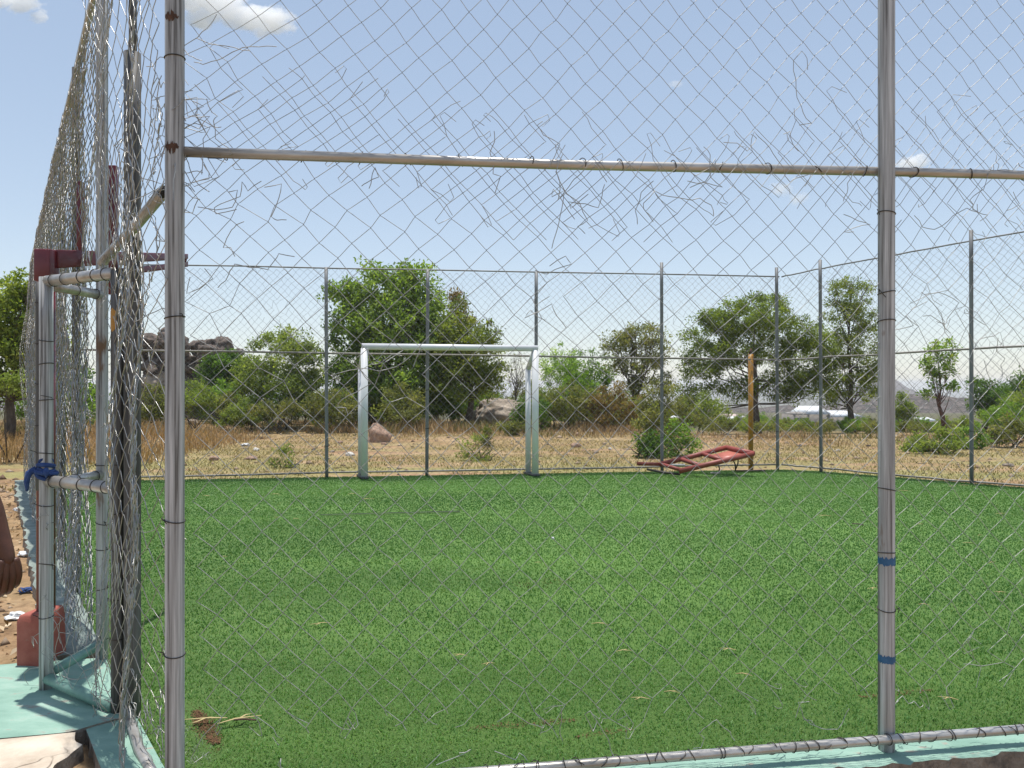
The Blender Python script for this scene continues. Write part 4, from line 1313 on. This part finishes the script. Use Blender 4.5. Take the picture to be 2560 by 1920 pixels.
def dry_grass():
    n = 52000
    x = RNG.uniform(-22, 24, n)
    y = RNG.uniform(19.5, 31, n)
    y = np.where((x < 4.5) & (y < 22), y + 5, y)
    m_ = fbm(x, y, 21, 4, .45) + .35 * fbm(x, y, 22, 3, 1.9) - .10 * np.abs(y - 26.5)
    k = ((m_ > -.30) | ((x > 4.5) & (m_ > -.75))) & ~((x > 4.5) & (y > 24.5))
    x, y = x[k], y[k]
    n = len(x)
    h = RNG.uniform(.12, .5, n) * np.clip(.7 + 1.1 * fbm(x, y, 23, 4, .9), .25, 1.6) * np.where(x > 4.5, .6, 1)
    t = RNG.random((n, 1))
    c = (1 - t) * np.array([.21, .13, .07]) + t * np.array([.46, .33, .18])
    g = (fbm(x, y, 24, 3, .6) + RNG.normal(0, .2, n)) > .32
    c[g] = np.array([.15, .155, .05]) * RNG.uniform(.7, 1.3, (g.sum(), 1))
    a = blades(np.column_stack([x, y]), gz(x, y) - .02, h, RNG.uniform(.008, .024, n), RNG.uniform(.1, .9, n), c)
    # orange grass under the tree at the picture edge
    n2 = 9000
    x2, y2 = RNG.uniform(-15.5, -7, n2), RNG.uniform(14.5, 23, n2)
    c2 = np.array([.40, .255, .12]) * RNG.uniform(.6, 1.35, (n2, 1))
    h2 = RNG.uniform(.2, .75, n2) * np.clip(.6 + .8 * fbm(x2, y2, 25, 3, .9), .2, 1.5)
    b = blades(np.column_stack([x2, y2]), gz(x2, y2) - .02, h2, RNG.uniform(.008, .02, n2), RNG.uniform(.1, .7, n2), c2)
    mb = MB().add(*a[:2]).add(*b[:2])
    tag(mb.build('dry_grass', M['straw'], tint=np.vstack([a[2], b[2]])), 'orange brown dry grass along the foot of the bushes', 'grass', kind='stuff')
    n = 90000
    x, y = RNG.uniform(-13, 15, n), RNG.uniform(11.0, 25, n)
    m_ = fbm(x, y * 1.6, 31, 4, .8) + .4 * fbm(x, y, 32, 3, 2.8) - .02 * (y - 13)
    k = (m_ > -.26) & ~inside([p * 1.0 for p in PITCH], x, y) & (x > -8.8 + .2 * (y - 12))
    x, y = x[k], y[k]
    n = len(x)
    t = np.clip(RNG.random((n, 1)) + .06 * (y[:, None] - 15), 0, 1)
    c = (1 - t) * np.array([.17, .17, .05]) + t * np.array([.44, .33, .16])
    v, f, cc = blades(np.column_stack([x, y]), gz(x, y) - .005, RNG.uniform(.02, .07, n), RNG.uniform(.008, .018, n), RNG.uniform(.2, 1.0, n), c)
    tag(MB().add(v, f).build('verge_grass', M['straw'], tint=cc), 'short yellow green grass outside the far fence', 'grass', kind='stuff')


dry_grass()

# ------------------------------------------------------------------ rocks and stones
def rock_mesh(seed, flat=.7, subdiv=3, rough=.35):
    import bmesh
    bm = bmesh.new()
    bmesh.ops.create_icosphere(bm, subdivisions=subdiv, radius=1)
    for v in bm.verts:
        p = v.co.copy()
        n1 = mnoise.noise(p * 1.1 + Vector((seed * 3.1, seed, 0)))
        n2 = mnoise.noise(p * 2.7 + Vector((seed, seed * 2.3, 4)))
        n3 = mnoise.noise(p * 6.5 + Vector((seed, 7, seed * 1.3)))
        v.co = p * (1 + rough * n1 + rough * .45 * n2 + rough * .18 * n3)
        v.co.z *= flat
    me = bpy.data.meshes.new('rock')
    bm.to_mesh(me)
    bm.free()
    for pl in me.polygons:
        pl.use_smooth = subdiv > 3
    return me


def rock(name, loc, size, seed, mat, label, cat, group=None, flat=.7, subdiv=3, rot=0.0, rough=.35):
    me = rock_mesh(seed, flat, subdiv, rough)
    me.materials.append(M[mat])
    o = bpy.data.objects.new(name, me)
    col.objects.link(o)
    o.location = loc
    o.scale = size
    o.rotation_euler = (0, 0, rot)
    return tag(o, label, cat, group)


p = P(1240, 1022, 25.5)
rock('boulder', (P(1247, 1022, 29.5)[0], 29.5, .30), (1.12, .8, .82), 3.9, 'palerock', 'big pale flat-topped rock half behind the goal upright', 'rock', flat=.8, subdiv=5, rough=.28)
p = P(935, 1065, 21)
rock('boulder', (p[0] + .12, 21, .02), (.32, .28, .36), 5.1, 'pinkrock', 'pinkish pointed rock beside the goal upright at the grass edge', 'rock', flat=1.0, subdiv=4)
RK = []
rr_ = random.Random(31)
for k in range(34):
    px = rr_.uniform(340, 590)
    top = 820 + (px - 400) * .28 if px > 400 else 830 - (px - 400) * .5
    py = rr_.uniform(top + 8, 965)
    sz = rr_.uniform(16, 42)
    RK.append((px, py, sz, sz * rr_.uniform(.5, .9), rr_.uniform(44.5, 50)))
for k, (px, py, rx, ry, d) in enumerate(RK):
    p = P(px, py, d)
    rock('boulder', p, (rx / F * d, rx / F * d * .9, ry / F * d * 1.25), 11 + k * 1.7, 'rock' if k % 4 else 'palerock' if k % 3 == 0 else 'rock', 'weathered granite boulder piled in the rocky outcrop beyond the bushes', 'rock', 'boulders of the rocky outcrop', flat=.85, subdiv=4, rot=k, rough=.6)  # a few boulders get paler rock, sunlit tops put into the colour
# mound under the outcrop
mm = rock_mesh(77, .5, 4, .2)
mm.materials.append(M['rock'])
o = bpy.data.objects.new('rocky_mound', mm)
col.objects.link(o)
p = P(450, 1010, 47)
o.location = p
o.scale = (3.1, 3, 4.6)
tag(o, 'dark rocky mound under the boulders of the outcrop', 'mound', kind='structure')
ST = [(630, 1078 + 70, 26, 9, 'pinkrock', 'flat tan stone near the far fence in the first wide bay'), (640, 1125, 16, 9, 'whitestone', 'bright white stone in the first wide bay'),
      (875, 1139, 24, 10, 'whitestone', 'long white stone close to the goal upright'), (850, 1105, 14, 7, 'pinkrock', 'small pinkish stone above the long white stone'),
      (535, 1149, 26, 12, 'pinkrock', 'tan stone near the tangled netting post'), (840, 1062, 28, 10, 'pinkrock', 'flat reddish stone by the pointed rock'), (700, 1062, 22, 8, 'rock', 'dark flat stone under the dry grass'),
      (480, 1062, 30, 14, 'palerock', 'grey stone at the foot of the light green bush'), (830, 1128, 14, 6, 'palerock', 'flat grey stone beside the long white stone'), (655, 1094, 9, 6, 'rock', 'small brown stone in bare soil under the yellow green shrub'),
      (1440, 1115, 24, 12, 'pinkrock', 'reddish brown stone right of the goal'), (1525, 1122, 9, 7, 'whitestone', 'little white stone between the goal and the red frame'), (1480, 1083, 14, 9, 'palerock', 'grey stone in the dry grass past the goal'),
      (1445, 1090, 12, 9, 'pinkrock', 'yellowish stone in dry grass past the goal'), (960, 1110, 14, 6, 'pinkrock', 'small stone seen just inside the goal mouth'), (1150, 1075, 16, 6, 'palerock', 'flat stone below the big pale rock'),
      (1300, 1078, 20, 8, 'palerock', 'pale stone near the foot of the far goal upright'), (820, 1113, 10, 5, 'rock', 'tiny dark stone by the first far post'), (48, 1085, 9, 10, 'rock', 'dark brown stone on open soil at the picture edge'),
      (52, 1148, 14, 6, 'pinkrock', 'small flat stone on open soil below the dark one'), (20, 1130, 10, 5, 'pinkrock', 'tiny tan stone at the picture edge'), (2000, 1112, 9, 6, 'rock', 'dark stone under the white roof'), (2170, 1111, 12, 5, 'rock', 'flat dark stone close to the near fence post'),
      (2520, 1165, 26, 8, 'palerock', 'pale flat stone past the last far post'), (2095, 1126, 10, 6, 'whitestone', 'little pale stone past the corner post')]
for k, (px, py, rx, ry, mt, lab) in enumerate(ST):
    g_ = G(px, py, -.04)
    z_ = float(gz(g_[0], g_[1]))
    d = g_[1]
    rock('stone', (g_[0], d, z_ + ry / F * d * .25), (rx / F * d * .55, rx / F * d * .42, ry / F * d * .75), 31 + k * 2.3, mt, lab, 'stone', flat=.9, subdiv=3, rot=k * 1.3)
# loose gravel and leaf litter, uncountable
mb = MB()
tn = []
n = 5200
x = np.concatenate([RNG.uniform(-12, 14, 3000), RNG.uniform(-8.6, -2.4, 2200)])
y = np.concatenate([RNG.uniform(12.5, 25, 3000), RNG.uniform(4.0, 12.5, 2200)])
k = ~inside([np.asarray(q) for q in PITCH], x, y)
k &= ~((y < 4.3) & (x > -3))
x, y = x[k], y[k]
n = len(x)
s = np.where(y > 12.5, RNG.gamma(1.8, .012, n), RNG.gamma(2.2, .009, n))
zz = gz(x, y)
oct_ = np.array([[1, 0, 0], [0, 1, 0], [-1, 0, 0], [0, -1, 0], [0, 0, .8], [0, 0, -.5]])
fo = np.array([[0, 1, 4, 4], [1, 2, 4, 4], [2, 3, 4, 4], [3, 0, 4, 4], [1, 0, 5, 5], [2, 1, 5, 5], [3, 2, 5, 5], [0, 3, 5, 5]])
v = oct_[None] * s[:, None, None] * RNG.uniform(.5, 1.4, (n, 6, 3)) + np.stack([x, y, zz], -1)[:, None, :]
f = (fo[None] + (np.arange(n) * 6)[:, None, None]).reshape(-1, 4)
t = RNG.random((n, 1))
c = (1 - t) * np.array([.17, .11, .07]) + t * np.array([.46, .36, .26])
tag(MB().add(v.reshape(-1, 3), f).build('gravel', M['straw'], tint=np.repeat(c, 6, axis=0)), 'loose gravel scattered over the dry soil', 'gravel', kind='stuff')
n = 5200
x, y = RNG.uniform(-9, -2.3, n), RNG.uniform(4.1, 12, n)
k = ~inside([np.asarray(q) for q in PITCH], x, y) & (x < -2.2 - .683 * (y - 4.15) - .2)
x, y = x[k], y[k]
n = len(x)
v, f, c = leaves(np.column_stack([x, y, gz(x, y) + .012]), np.full(n, .012), 1, .055, [(.14, .075, .035), (.30, .18, .09), (.46, .33, .19), (.60, .5, .36)], 1.2, .5, 5)
tag(MB().add(v, f).build('leaf_litter', M['straw'], tint=c), 'brown leaf litter and chips on the soil outside the gate', 'litter', kind='stuff')
# countable bits of rubbish
for k, (px, py, s_, mt, lab, cat) in enumerate([(62, 1478, .045, 'bluecloth', 'crumpled blue plastic scrap on the soil by the gate', 'scrap'), (70, 1387, .07, 'plastic', 'crumpled white plastic bag on soil near the side kerb', 'plastic bag'),
                                               (38, 1543, .06, 'plastic', 'white plastic scrap lying before the red concrete block', 'scrap'), (58, 1273, .08, 'plastic', 'white litter lump further up the side kerb', 'scrap'),
                                               (612, 1113, .09, 'plastic', 'pale blue grey plastic scrap on bare soil in the first bay', 'scrap'), (1685, 1044, .10, 'plastic', 'white plastic bag caught in the bush by the spreading tree', 'plastic bag')]):
    if k == 5:
        q, zz = P(px, py, 22), 0
    else:
        q = G(px, py, -.03)
    rock('litter', q + (0, 0, .01), (s_, s_ * .8, s_ * .6), 60 + k * 3.7, mt, lab, cat, flat=.6, rough=.8)

# ------------------------------------------------------------------ far buildings and hills
def gable(mb, c, w, dp, h, rot=0.0):
    x, y = w / 2, dp / 2
    v = np.array([[-x, -y, 0], [x, -y, 0], [x, y, 0], [-x, y, 0], [-x * .72, 0, h], [x * .72, 0, h]])
    cs, sn = math.cos(rot), math.sin(rot)
    v = v @ np.array([[cs, sn, 0], [-sn, cs, 0], [0, 0, 1]]) + np.asarray(c)
    return mb.add(v, [[0, 1, 5, 4], [2, 3, 4, 5], [1, 2, 5, 5], [3, 0, 4, 4], [0, 3, 2, 1]])


def house(label, px0, px1, py_eave, py_ridge, d, wall, roof, dp=6, extra=None):
    a, b = P(px0, py_eave, d), P(px1, py_eave, d)
    cx, w, ze = (a[0] + b[0]) / 2, b[0] - a[0], a[2]
    zg = float(gz(cx, d))
    zr = P(px0, py_ridge, d)[2]
    root = thing('house', (cx, d + dp / 2, zg), label, 'house')
    wo = MB().box((cx, d + dp / 2, (zg - .5 + ze) / 2), (w * .94, dp * .94, ze - zg + .5)).build('wall', M[wall], root)
    rb_ = MB()
    gable(rb_, (cx, d + dp / 2, ze), w, dp, zr - ze)
    rb_.build('roof', M[roof], root)
    nw = max(2, int(w / 2.5))
    for i in range(nw):
        x = cx - w * .42 + w * .84 * (i + .5) / nw
        MB().box((x, d + dp * .03 - .03, zg + (ze - zg) * .55), (.8, .06, (ze - zg) * .36)).build('window', M['window'], root)
    if extra:
        for (p0, p1, pe, pr, dd, rf) in extra:
            a, b = P(p0, pe, dd), P(p1, pe, dd)
            MB().box(((a[0] + b[0]) / 2, dd + 2, (zg - .5 + a[2]) / 2), (b[0] - a[0], 4, a[2] - zg + .5)).build('side_wing', M[wall], root)
            r2 = MB()
            gable(r2, ((a[0] + b[0]) / 2, dd + 2, a[2] + .003), (b[0] - a[0]) * 1.08, 4.4, P(p0, pr, dd)[2] - a[2])
            r2.build('roof', M[rf], root)
    return root


house('white roofed house among the trees under the airy acacia', 2035, 2165, 1043, 1029, 88, 'greywall', 'whitewall', 7, [(2006, 2075, 1036, 1016, 86, 'whitewall')])
house('grey block outbuilding left of the white roofed house', 1984, 2026, 1037, 1031, 83, 'greywall', 'greywall', 4)
house('long low building with pinkish tin roof behind the spreading acacia', 1746, 1880, 1047, 1037, 95, 'mudwall', 'pinkwall', 6)
house('short shed with a pale tin roof beside the long pinkish roof', 1836, 1876, 1052, 1042, 90, 'mudwall', 'whitewall', 4)
house('small far building with pale blue grey roof near the lone tree', 2305, 2350, 1053, 1045, 100, 'greywall', 'whitewall', 5)
w = thing('compound_wall', (14, 78, float(gz(14, 78))), 'long low brown block wall in front of the distant houses', 'wall')
a, b = P(1748, 1052, 74), P(2330, 1057, 84)
MB().beam(np.array([a[0], a[1], a[2] - 1.2]), np.array([b[0], b[1], b[2] - 1.2]), .25, 2.4).build('block_panel', M['mudwall'], w)
MB().beam(a + (0, 0, .04), b + (0, 0, .04), .32, .08).build('coping', M['greywall'], w)


def hill(name, sil, d, dp, mat, label, seed, rough):
    """a ridge whose crest follows (px, py) pairs at distance d; falls away to both sides"""
    px = np.array([s[0] for s in sil], float)
    py = np.array([s[1] for s in sil], float)
    xs = np.linspace(px[0], px[-1], 120)
    cr = np.interp(xs, px, py)
    X = (xs - 1280) / F * d
    Zc = CAM_H - (cr - 960) / F * d
    ts = np.linspace(-1, 1, 28)
    zb_ = float(gz(0, d)) - 8
    v = []
    for t in ts:
        prof = (1 - abs(t)) ** 1.15 if t < 0 else (1 - t)
        y = d + t * dp
        nz_ = rough * fbm(X * .9, np.full_like(X, y), seed, 6, 9.0 / (X[-1] - X[0]) * 3)
        z = zb_ + (Zc - zb_) * prof + nz_ * prof
        v.append(np.column_stack([X * (1 + .0 * t), np.full_like(X, y), z]))
    v = np.vstack(v)
    n, m_ = len(xs), len(ts)
    i = (np.arange(m_ - 1)[:, None] * n + np.arange(n - 1)[None]).ravel()
    o = MB().add(v, np.stack([i, i + 1, i + n + 1, i + n], -1)).build(name, M[mat], smooth=True)
    tag(o, label, 'hill', kind='structure')


hill('hill', [(1300, 1030), (1600, 1024), (1750, 1026), (1900, 1027), (2050, 1022), (2180, 1005), (2262, 992), (2300, 987), (2370, 992), (2420, 996), (2455, 1012), (2500, 1030), (2700, 1036), (2900, 1030)], 420, 150, 'hill', 'stony brown hillside beyond the houses', 3, 5.0)
hill('hill', [(2090, 1040), (2120, 1000), (2150, 955), (2185, 938), (2215, 936), (2240, 950), (2262, 985), (2285, 1005), (2330, 1030)], 900, 160, 'farhill', 'steep hazy rock dome on the horizon', 5, 3.0)
hill('hill', [(-600, 1010), (0, 1005), (300, 1012), (700, 1020), (1000, 1015), (1300, 1030), (1400, 1034)], 700, 200, 'hill', 'low distant ridge hidden behind the bushes', 8, 3.0)

# ------------------------------------------------------------------ person at the picture edge
def skin_obj(name, chains, mat, parent, sub=2):
    """chains: lists of (co, radius); the first chain's first point is the root; branches name (chain, index) as their start"""
    verts, edges, rad, roots = [], [], [], []
    ids = {}
    for ci, ch in enumerate(chains):
        prev = None
        for k, it in enumerate(ch):
            if isinstance(it[0], int):
                prev = ids[(it[0], it[1])]
                ids[(ci, k)] = prev
                continue
            co, r = it
            verts.append(Vector(co) - Vector(ORIGIN[parent.name]))
            rad.append(r)
            i = len(verts) - 1
            ids[(ci, k)] = i
            if prev is None:
                roots.append(i)
            else:
                edges.append((prev, i))
            prev = i
    me = bpy.data.meshes.new(name)
    me.from_pydata(verts, edges, [])
    o = bpy.data.objects.new(name, me)
    col.objects.link(o)
    o.parent = parent
    ORIGIN[o.name] = ORIGIN[parent.name]
    sk = o.modifiers.new('skin', 'SKIN')
    sk.use_smooth_shade = True
    for i, s in enumerate(me.skin_vertices[0].data):
        r = rad[i]
        s.radius = (r, r) if not isinstance(r, tuple) else r
        s.use_root = i in roots
    sb_ = o.modifiers.new('sub', 'SUBSURF')
    sb_.levels = sb_.render_levels = sub
    me.materials.append(mat)
    return o


pr = thing('person', (-2.06, 2.60, .004), 'person at the picture edge, only a bare dark forearm and relaxed hand in view', 'person')
bx, by = -2.06, 2.60
W = (-1.712, 2.595, .945)           # right wrist
body = [
    [((bx, by, .98), .10), ((bx, by, 1.12), .115), ((bx, by, 1.28), .13), ((bx, by, 1.42), .10), ((bx, by, 1.50), .055), ((bx, by - .01, 1.56), .055), ((bx, by - .02, 1.64), .085), ((bx, by - .015, 1.72), .075)],
    [(0, 3), ((bx + .17, by, 1.43), .062), ((bx + .215, by - .005, 1.36), .055), ((bx + .25, by - .015, 1.24), .048), ((bx + .275, by - .015, 1.15), .043), ((bx + .302, by - .005, 1.07), .040), ((bx + .328, by - .002, .99), .031), (W, .026), ((-1.704, 2.594, .915), .025), ((-1.700, 2.592, .885), .022)],
    [(0, 3), ((bx - .17, by, 1.43), .062), ((bx - .215, by - .005, 1.36), .055), ((bx - .25, by - .01, 1.15), .043), ((bx - .27, by - .02, 1.05), .042), ((bx - .28, by - .04, .93), .028), ((bx - .285, by - .045, .86), .036), ((bx - .285, by - .05, .80), .025)],
    [(0, 0), ((bx + .095, by, .90), .080), ((bx + .105, by - .01, .70), .066), ((bx + .105, by - .015, .50), .055), ((bx + .105, by, .34), .056), ((bx + .105, by + .01, .10), .036), ((bx + .105, by, .05), .042), ((bx + .115, by - .10, .035), .036), ((bx + .12, by - .17, .028), .022)],
    [(0, 0), ((bx - .095, by, .90), .080), ((bx - .105, by - .01, .70), .066), ((bx - .105, by - .015, .50), .055), ((bx - .105, by, .34), .056), ((bx - .105, by + .01, .10), .036), ((bx - .105, by, .05), .042), ((bx - .115, by - .10, .035), .036), ((bx - .12, by - .17, .028), .022)],
    [((bx, by - .085, 1.665), .012), ((bx, by - .112, 1.635), .017), ((bx, by - .10, 1.62), .014)],
    [((bx - .03, by - .092, 1.585), .010), ((bx + .03, by - .092, 1.585), .010)],
]
for sg in (-1, 1):
    body.append([((bx + sg * .088, by - .015, 1.625), .014), ((bx + sg * .094, by - .01, 1.655), .018), ((bx + sg * .090, by - .008, 1.675), .010)])
    body.append([((bx + sg * .034, by - .088, 1.662), .012), ((bx + sg * .036, by - .089, 1.660), .011)])
# hand with its back to the viewer: four bent fingers from the knuckles, the thumb leaving the side of the palm
hc_ = np.array([-1.700, 2.592, -.012])
hl_ = np.array([.62, .785, 0.0])
hn_ = np.array([-.785, .62, 0.0])
for s_, kz, L in ((-.031, .862, .90), (-.010, .855, 1.0), (.011, .857, .95), (.030, .866, .78)):
    k_ = hc_ + hl_ * s_ + (0, 0, kz)
    body.append([(tuple(hc_ + hl_ * s_ * .55 + (0, 0, .925)), .016), (tuple(hc_ + hl_ * s_ * .85 + (0, 0, .893)), .0165), (tuple(k_ - hn_ * .003), .0135), (tuple(k_ + hn_ * .014 * L + (0, 0, -.040 * L)), .0122),
                 (tuple(k_ + hn_ * .042 * L + (0, 0, -.060 * L)), .0112), (tuple(k_ + hn_ * .064 * L + (0, 0, -.054 * L)), .0098), (tuple(k_ + hn_ * .074 * L + (0, 0, -.044 * L)), .0075)])
for s_, L in ((-.031, .90), (-.010, 1.0), (.011, .95), (.030, .78)):      # the other hand, hanging open
    k_ = np.array([bx - .287, by - .05 + s_, .80])
    body.append([(tuple(k_ + (0, -s_ * .4, .06)), .016), (tuple(k_), .0135), (tuple(k_ + (.004, 0, -.040 * L)), .0112), (tuple(k_ + (.016, 0, -.068 * L)), .0100), (tuple(k_ + (.032, 0, -.084 * L)), .0075)])
k_ = np.array([bx - .275, by - .085, .86])
body.append([(tuple(k_), .015), (tuple(k_ + (.008, -.022, -.032)), .0135), (tuple(k_ + (.014, -.030, -.062)), .011), (tuple(k_ + (.018, -.030, -.085)), .008)])
t_ = hc_ - hl_ * .026 + hn_ * .012
body.append([(tuple(t_ + (0, 0, .925)), .015), (tuple(t_ - hl_ * .016 + hn_ * .006 + (0, 0, .893)), .0145), (tuple(t_ - hl_ * .026 + hn_ * .016 + (0, 0, .858)), .0118), (tuple(t_ - hl_ * .024 + hn_ * .026 + (0, 0, .828)), .010), (tuple(t_ - hl_ * .020 + hn_ * .032 + (0, 0, .812)), .0072)])
bo = skin_obj('body', body, M['skin'], pr)
skin_obj('shirt', [[((bx, by, .84), .172), ((bx, by, .98), .158), ((bx, by, 1.12), .142), ((bx, by, 1.28), .15), ((bx, by, 1.42), .118), ((bx, by, 1.475), .07)],
                   [(0, 4), ((bx + .17, by, 1.435), .078), ((bx + .215, by - .005, 1.36), .07), ((bx + .245, by - .012, 1.25), .066)],
                   [(0, 4), ((bx - .17, by, 1.435), .078), ((bx - .215, by - .005, 1.36), .07), ((bx - .235, by - .008, 1.25), .066)]], M['shirt'], pr)
skin_obj('trousers', [[((bx, by, 1.06), .14), ((bx, by, .93), .14)], [(0, 1), ((bx + .095, by, .86), .112), ((bx + .105, by + .01, .70), .102), ((bx + .105, by + .012, .50), .082), ((bx + .105, by, .30), .072), ((bx + .105, by - .01, .11), .064)],
                      [(0, 1), ((bx - .095, by, .86), .112), ((bx - .105, by + .01, .70), .102), ((bx - .105, by + .012, .50), .082), ((bx - .105, by, .30), .072), ((bx - .105, by - .01, .11), .064)]], M['trousers'], pr)
hm = rock_mesh(2.0, 1.0, 3, .06)
hm.materials.append(M['hair'])
ho = bpy.data.objects.new('hair', hm)
col.objects.link(ho)
ho.parent = pr
ho.location = (0, .012, 1.715)
ho.scale = (.086, .10, .075)

# ------------------------------------------------------------------ clouds: real vapour far off and high up
def cloud(px, py, rx, ry, d, dens, seed, label, lobes):
    m = bpy.data.materials.new('cloud_vapour')
    m.use_nodes = True
    t = m.node_tree
    t.nodes.clear()
    o_ = t.nodes.new('ShaderNodeOutputMaterial')
    pv = t.nodes.new('ShaderNodeVolumePrincipled')
    pv.inputs['Color'].default_value = (1, 1, 1, 1)
    pv.inputs['Anisotropy'].default_value = .0
    tc = t.nodes.new('ShaderNodeTexCoord')
    nz = t.nodes.new('ShaderNodeTexNoise')
    nz.inputs['Scale'].default_value = 2.6
    nz.inputs['Detail'].default_value = 5
    nz.inputs['Roughness'].default_value = .62
    mp = t.nodes.new('ShaderNodeMapping')
    mp.inputs['Location'].default_value = (seed, seed * 1.7, 0)
    t.links.new(tc.outputs['Object'], mp.inputs[0])
    t.links.new(mp.outputs[0], nz.inputs['Vector'])
    fall = None
    for (lx, lz, lr, lh) in lobes:            # union of soft lobes
        sub = t.nodes.new('ShaderNodeVectorMath')
        sub.operation = 'SUBTRACT'
        sub.inputs[1].default_value = (lx, 0, lz)
        t.links.new(tc.outputs['Object'], sub.inputs[0])
        mu = t.nodes.new('ShaderNodeVectorMath')
        mu.operation = 'MULTIPLY'
        mu.inputs[1].default_value = (1 / lr, 1 / lr, 1 / lh)
        t.links.new(sub.outputs[0], mu.inputs[0])
        ln_ = t.nodes.new('ShaderNodeVectorMath')
        ln_.operation = 'LENGTH'
        t.links.new(mu.outputs[0], ln_.inputs[0])
        if fall is None:
            fall = ln_.outputs['Value']
        else:
            mi = t.nodes.new('ShaderNodeMath')
            mi.operation = 'MINIMUM'
            t.links.new(fall, mi.inputs[0])
            t.links.new(ln_.outputs['Value'], mi.inputs[1])
            fall = mi.outputs[0]
    a_ = t.nodes.new('ShaderNodeMath')        # noise*2.2 - dist
    a_.operation = 'MULTIPLY_ADD'
    a_.inputs[1].default_value = 2.4
    inv = t.nodes.new('ShaderNodeMath')
    inv.operation = 'MULTIPLY'
    inv.inputs[1].default_value = -1
    t.links.new(fall, inv.inputs[0])
    t.links.new(nz.outputs['Fac'], a_.inputs[0])
    t.links.new(inv.outputs[0], a_.inputs[2])
    mr = t.nodes.new('ShaderNodeMapRange')
    mr.inputs[1].default_value, mr.inputs[2].default_value = .42, .62
    mr.inputs[3].default_value, mr.inputs[4].default_value = 0, dens
    t.links.new(a_.outputs[0], mr.inputs[0])
    t.links.new(mr.outputs[0], pv.inputs['Density'])
    t.links.new(pv.outputs[0], o_.inputs['Volume'])
    c = P(px, py, d)
    mb = MB().box((0, 0, 0), (2.4, 2.4, 2.4))
    o = mb.build('cloud', m)
    o.location = c
    o.scale = (rx / F * d, rx / F * d * .6, ry / F * d)
    tag(o, label, 'cloud')


cloud(590, 35, 170, 110, 2600, .03, 1.0, 'largest white cloud, above the fence beside the near post', [(.52, -.15, .42, .42), (.12, -.08, .40, .40), (-.22, .25, .5, .42), (-.62, .45, .45, .5), (-.5, -.1, .35, .3)])
cloud(40, 20, 110, 75, 2600, .03, 4.0, 'white cloud cut off by the top corner of the sky', [(-.5, .35, .55, .55), (.15, .2, .5, .45), (.55, -.25, .3, .25)])
cloud(2285, 405, 62, 34, 3000, .03, 7.0, 'small white cloud touching the middle rail past the near post', [(-.1, -.1, .8, .6), (.2, .25, .5, .5)])
cloud(1970, 480, 62, 42, 3000, .012, 11.0, 'small faint cloud just under the middle rail', [(-.3, .2, .6, .5), (.4, -.4, .5, .45)])
cloud(1690, 210, 26, 16, 3000, .014, 15.0, 'tiny wisp of cloud high in the open sky', [(0, 0, .9, .7)])

# ------------------------------------------------------------------ dusty air
hz = MB().box((0, 1500, -20), (9200, 7200, 72))
hm_ = bpy.data.materials.new('dusty_air')
hm_.use_nodes = True
ht = hm_.node_tree
ht.nodes.clear()
ho_ = ht.nodes.new('ShaderNodeOutputMaterial')
hv = ht.nodes.new('ShaderNodeVolumePrincipled')
hv.inputs['Color'].default_value = (.92, .94, 1, 1)
hv.inputs['Density'].default_value = .00035
hv.inputs['Anisotropy'].default_value = .2
ht.links.new(hv.outputs[0], ho_.inputs['Volume'])
tag(hz.build('haze', hm_), 'thin pale dust haze over the plain', 'haze', kind='stuff')

# ------------------------------------------------------------------ camera, sun, sky
cam = bpy.data.cameras.new('camera')
cam.lens = 27.0
cam.sensor_width = 36
cam.clip_start = .05
cam.clip_end = 6000
co = bpy.data.objects.new('camera', cam)
col.objects.link(co)
co.location = (0, 0, CAM_H)
co.rotation_euler = (R(90), 0, 0)
sc.camera = co

sdir = Vector((-.022, .105, 1)).normalized()       # towards the sun
elev = math.asin(sdir.z)
azim = math.atan2(sdir.x, sdir.y)
sun = bpy.data.lights.new('sun', 'SUN')
sun.energy = 3.8
sun.angle = R(.53)
sun.color = (1.0, .955, .89)
so_ = bpy.data.objects.new('sun', sun)
col.objects.link(so_)
so_.location = (0, 0, 30)
so_.rotation_euler = sdir.to_track_quat('Z', 'Y').to_euler()

wd = bpy.data.worlds.new('World')
sc.world = wd
wd.use_nodes = True
nt = wd.node_tree
nt.nodes.clear()
out = nt.nodes.new('ShaderNodeOutputWorld')
bg = nt.nodes.new('ShaderNodeBackground')
bg.inputs[1].default_value = .13
SKY_R, SKY_G, SKY_B = 1.74, 1.76, 1.81
sky = nt.nodes.new('ShaderNodeTexSky')
sky.sky_type = 'NISHITA'
sky.sun_disc = False
sky.sun_elevation = elev
sky.sun_rotation = azim
sky.altitude = 300
sky.air_density = 1.0
sky.dust_density = .25
sky.ozone_density = 1.0
gm = nt.nodes.new('ShaderNodeGamma')
gm.inputs[1].default_value = .56
nt.links.new(sky.outputs[0], gm.inputs[0])
nt.links.new(mix(nt, 1.0, gm.outputs[0], (SKY_R, SKY_G, SKY_B), 'MULTIPLY'), bg.inputs[0])
nt.links.new(bg.outputs[0], out.inputs[0])

sc.view_settings.view_transform = 'Standard'
sc.view_settings.look = 'None'
sc.view_settings.exposure = .45
sc.view_settings.gamma = 1
sc.render.engine = 'CYCLES'
sc.cycles.max_bounces = 64
sc.cycles.diffuse_bounces = 3
sc.cycles.glossy_bounces = 3
sc.cycles.transparent_max_bounces = 8
sc.cycles.volume_bounces = 64
sc.cycles.volume_step_rate = .5
sc.cycles.use_denoising = True
sc.cycles.use_adaptive_sampling = True
sc.cycles.adaptive_threshold = .01
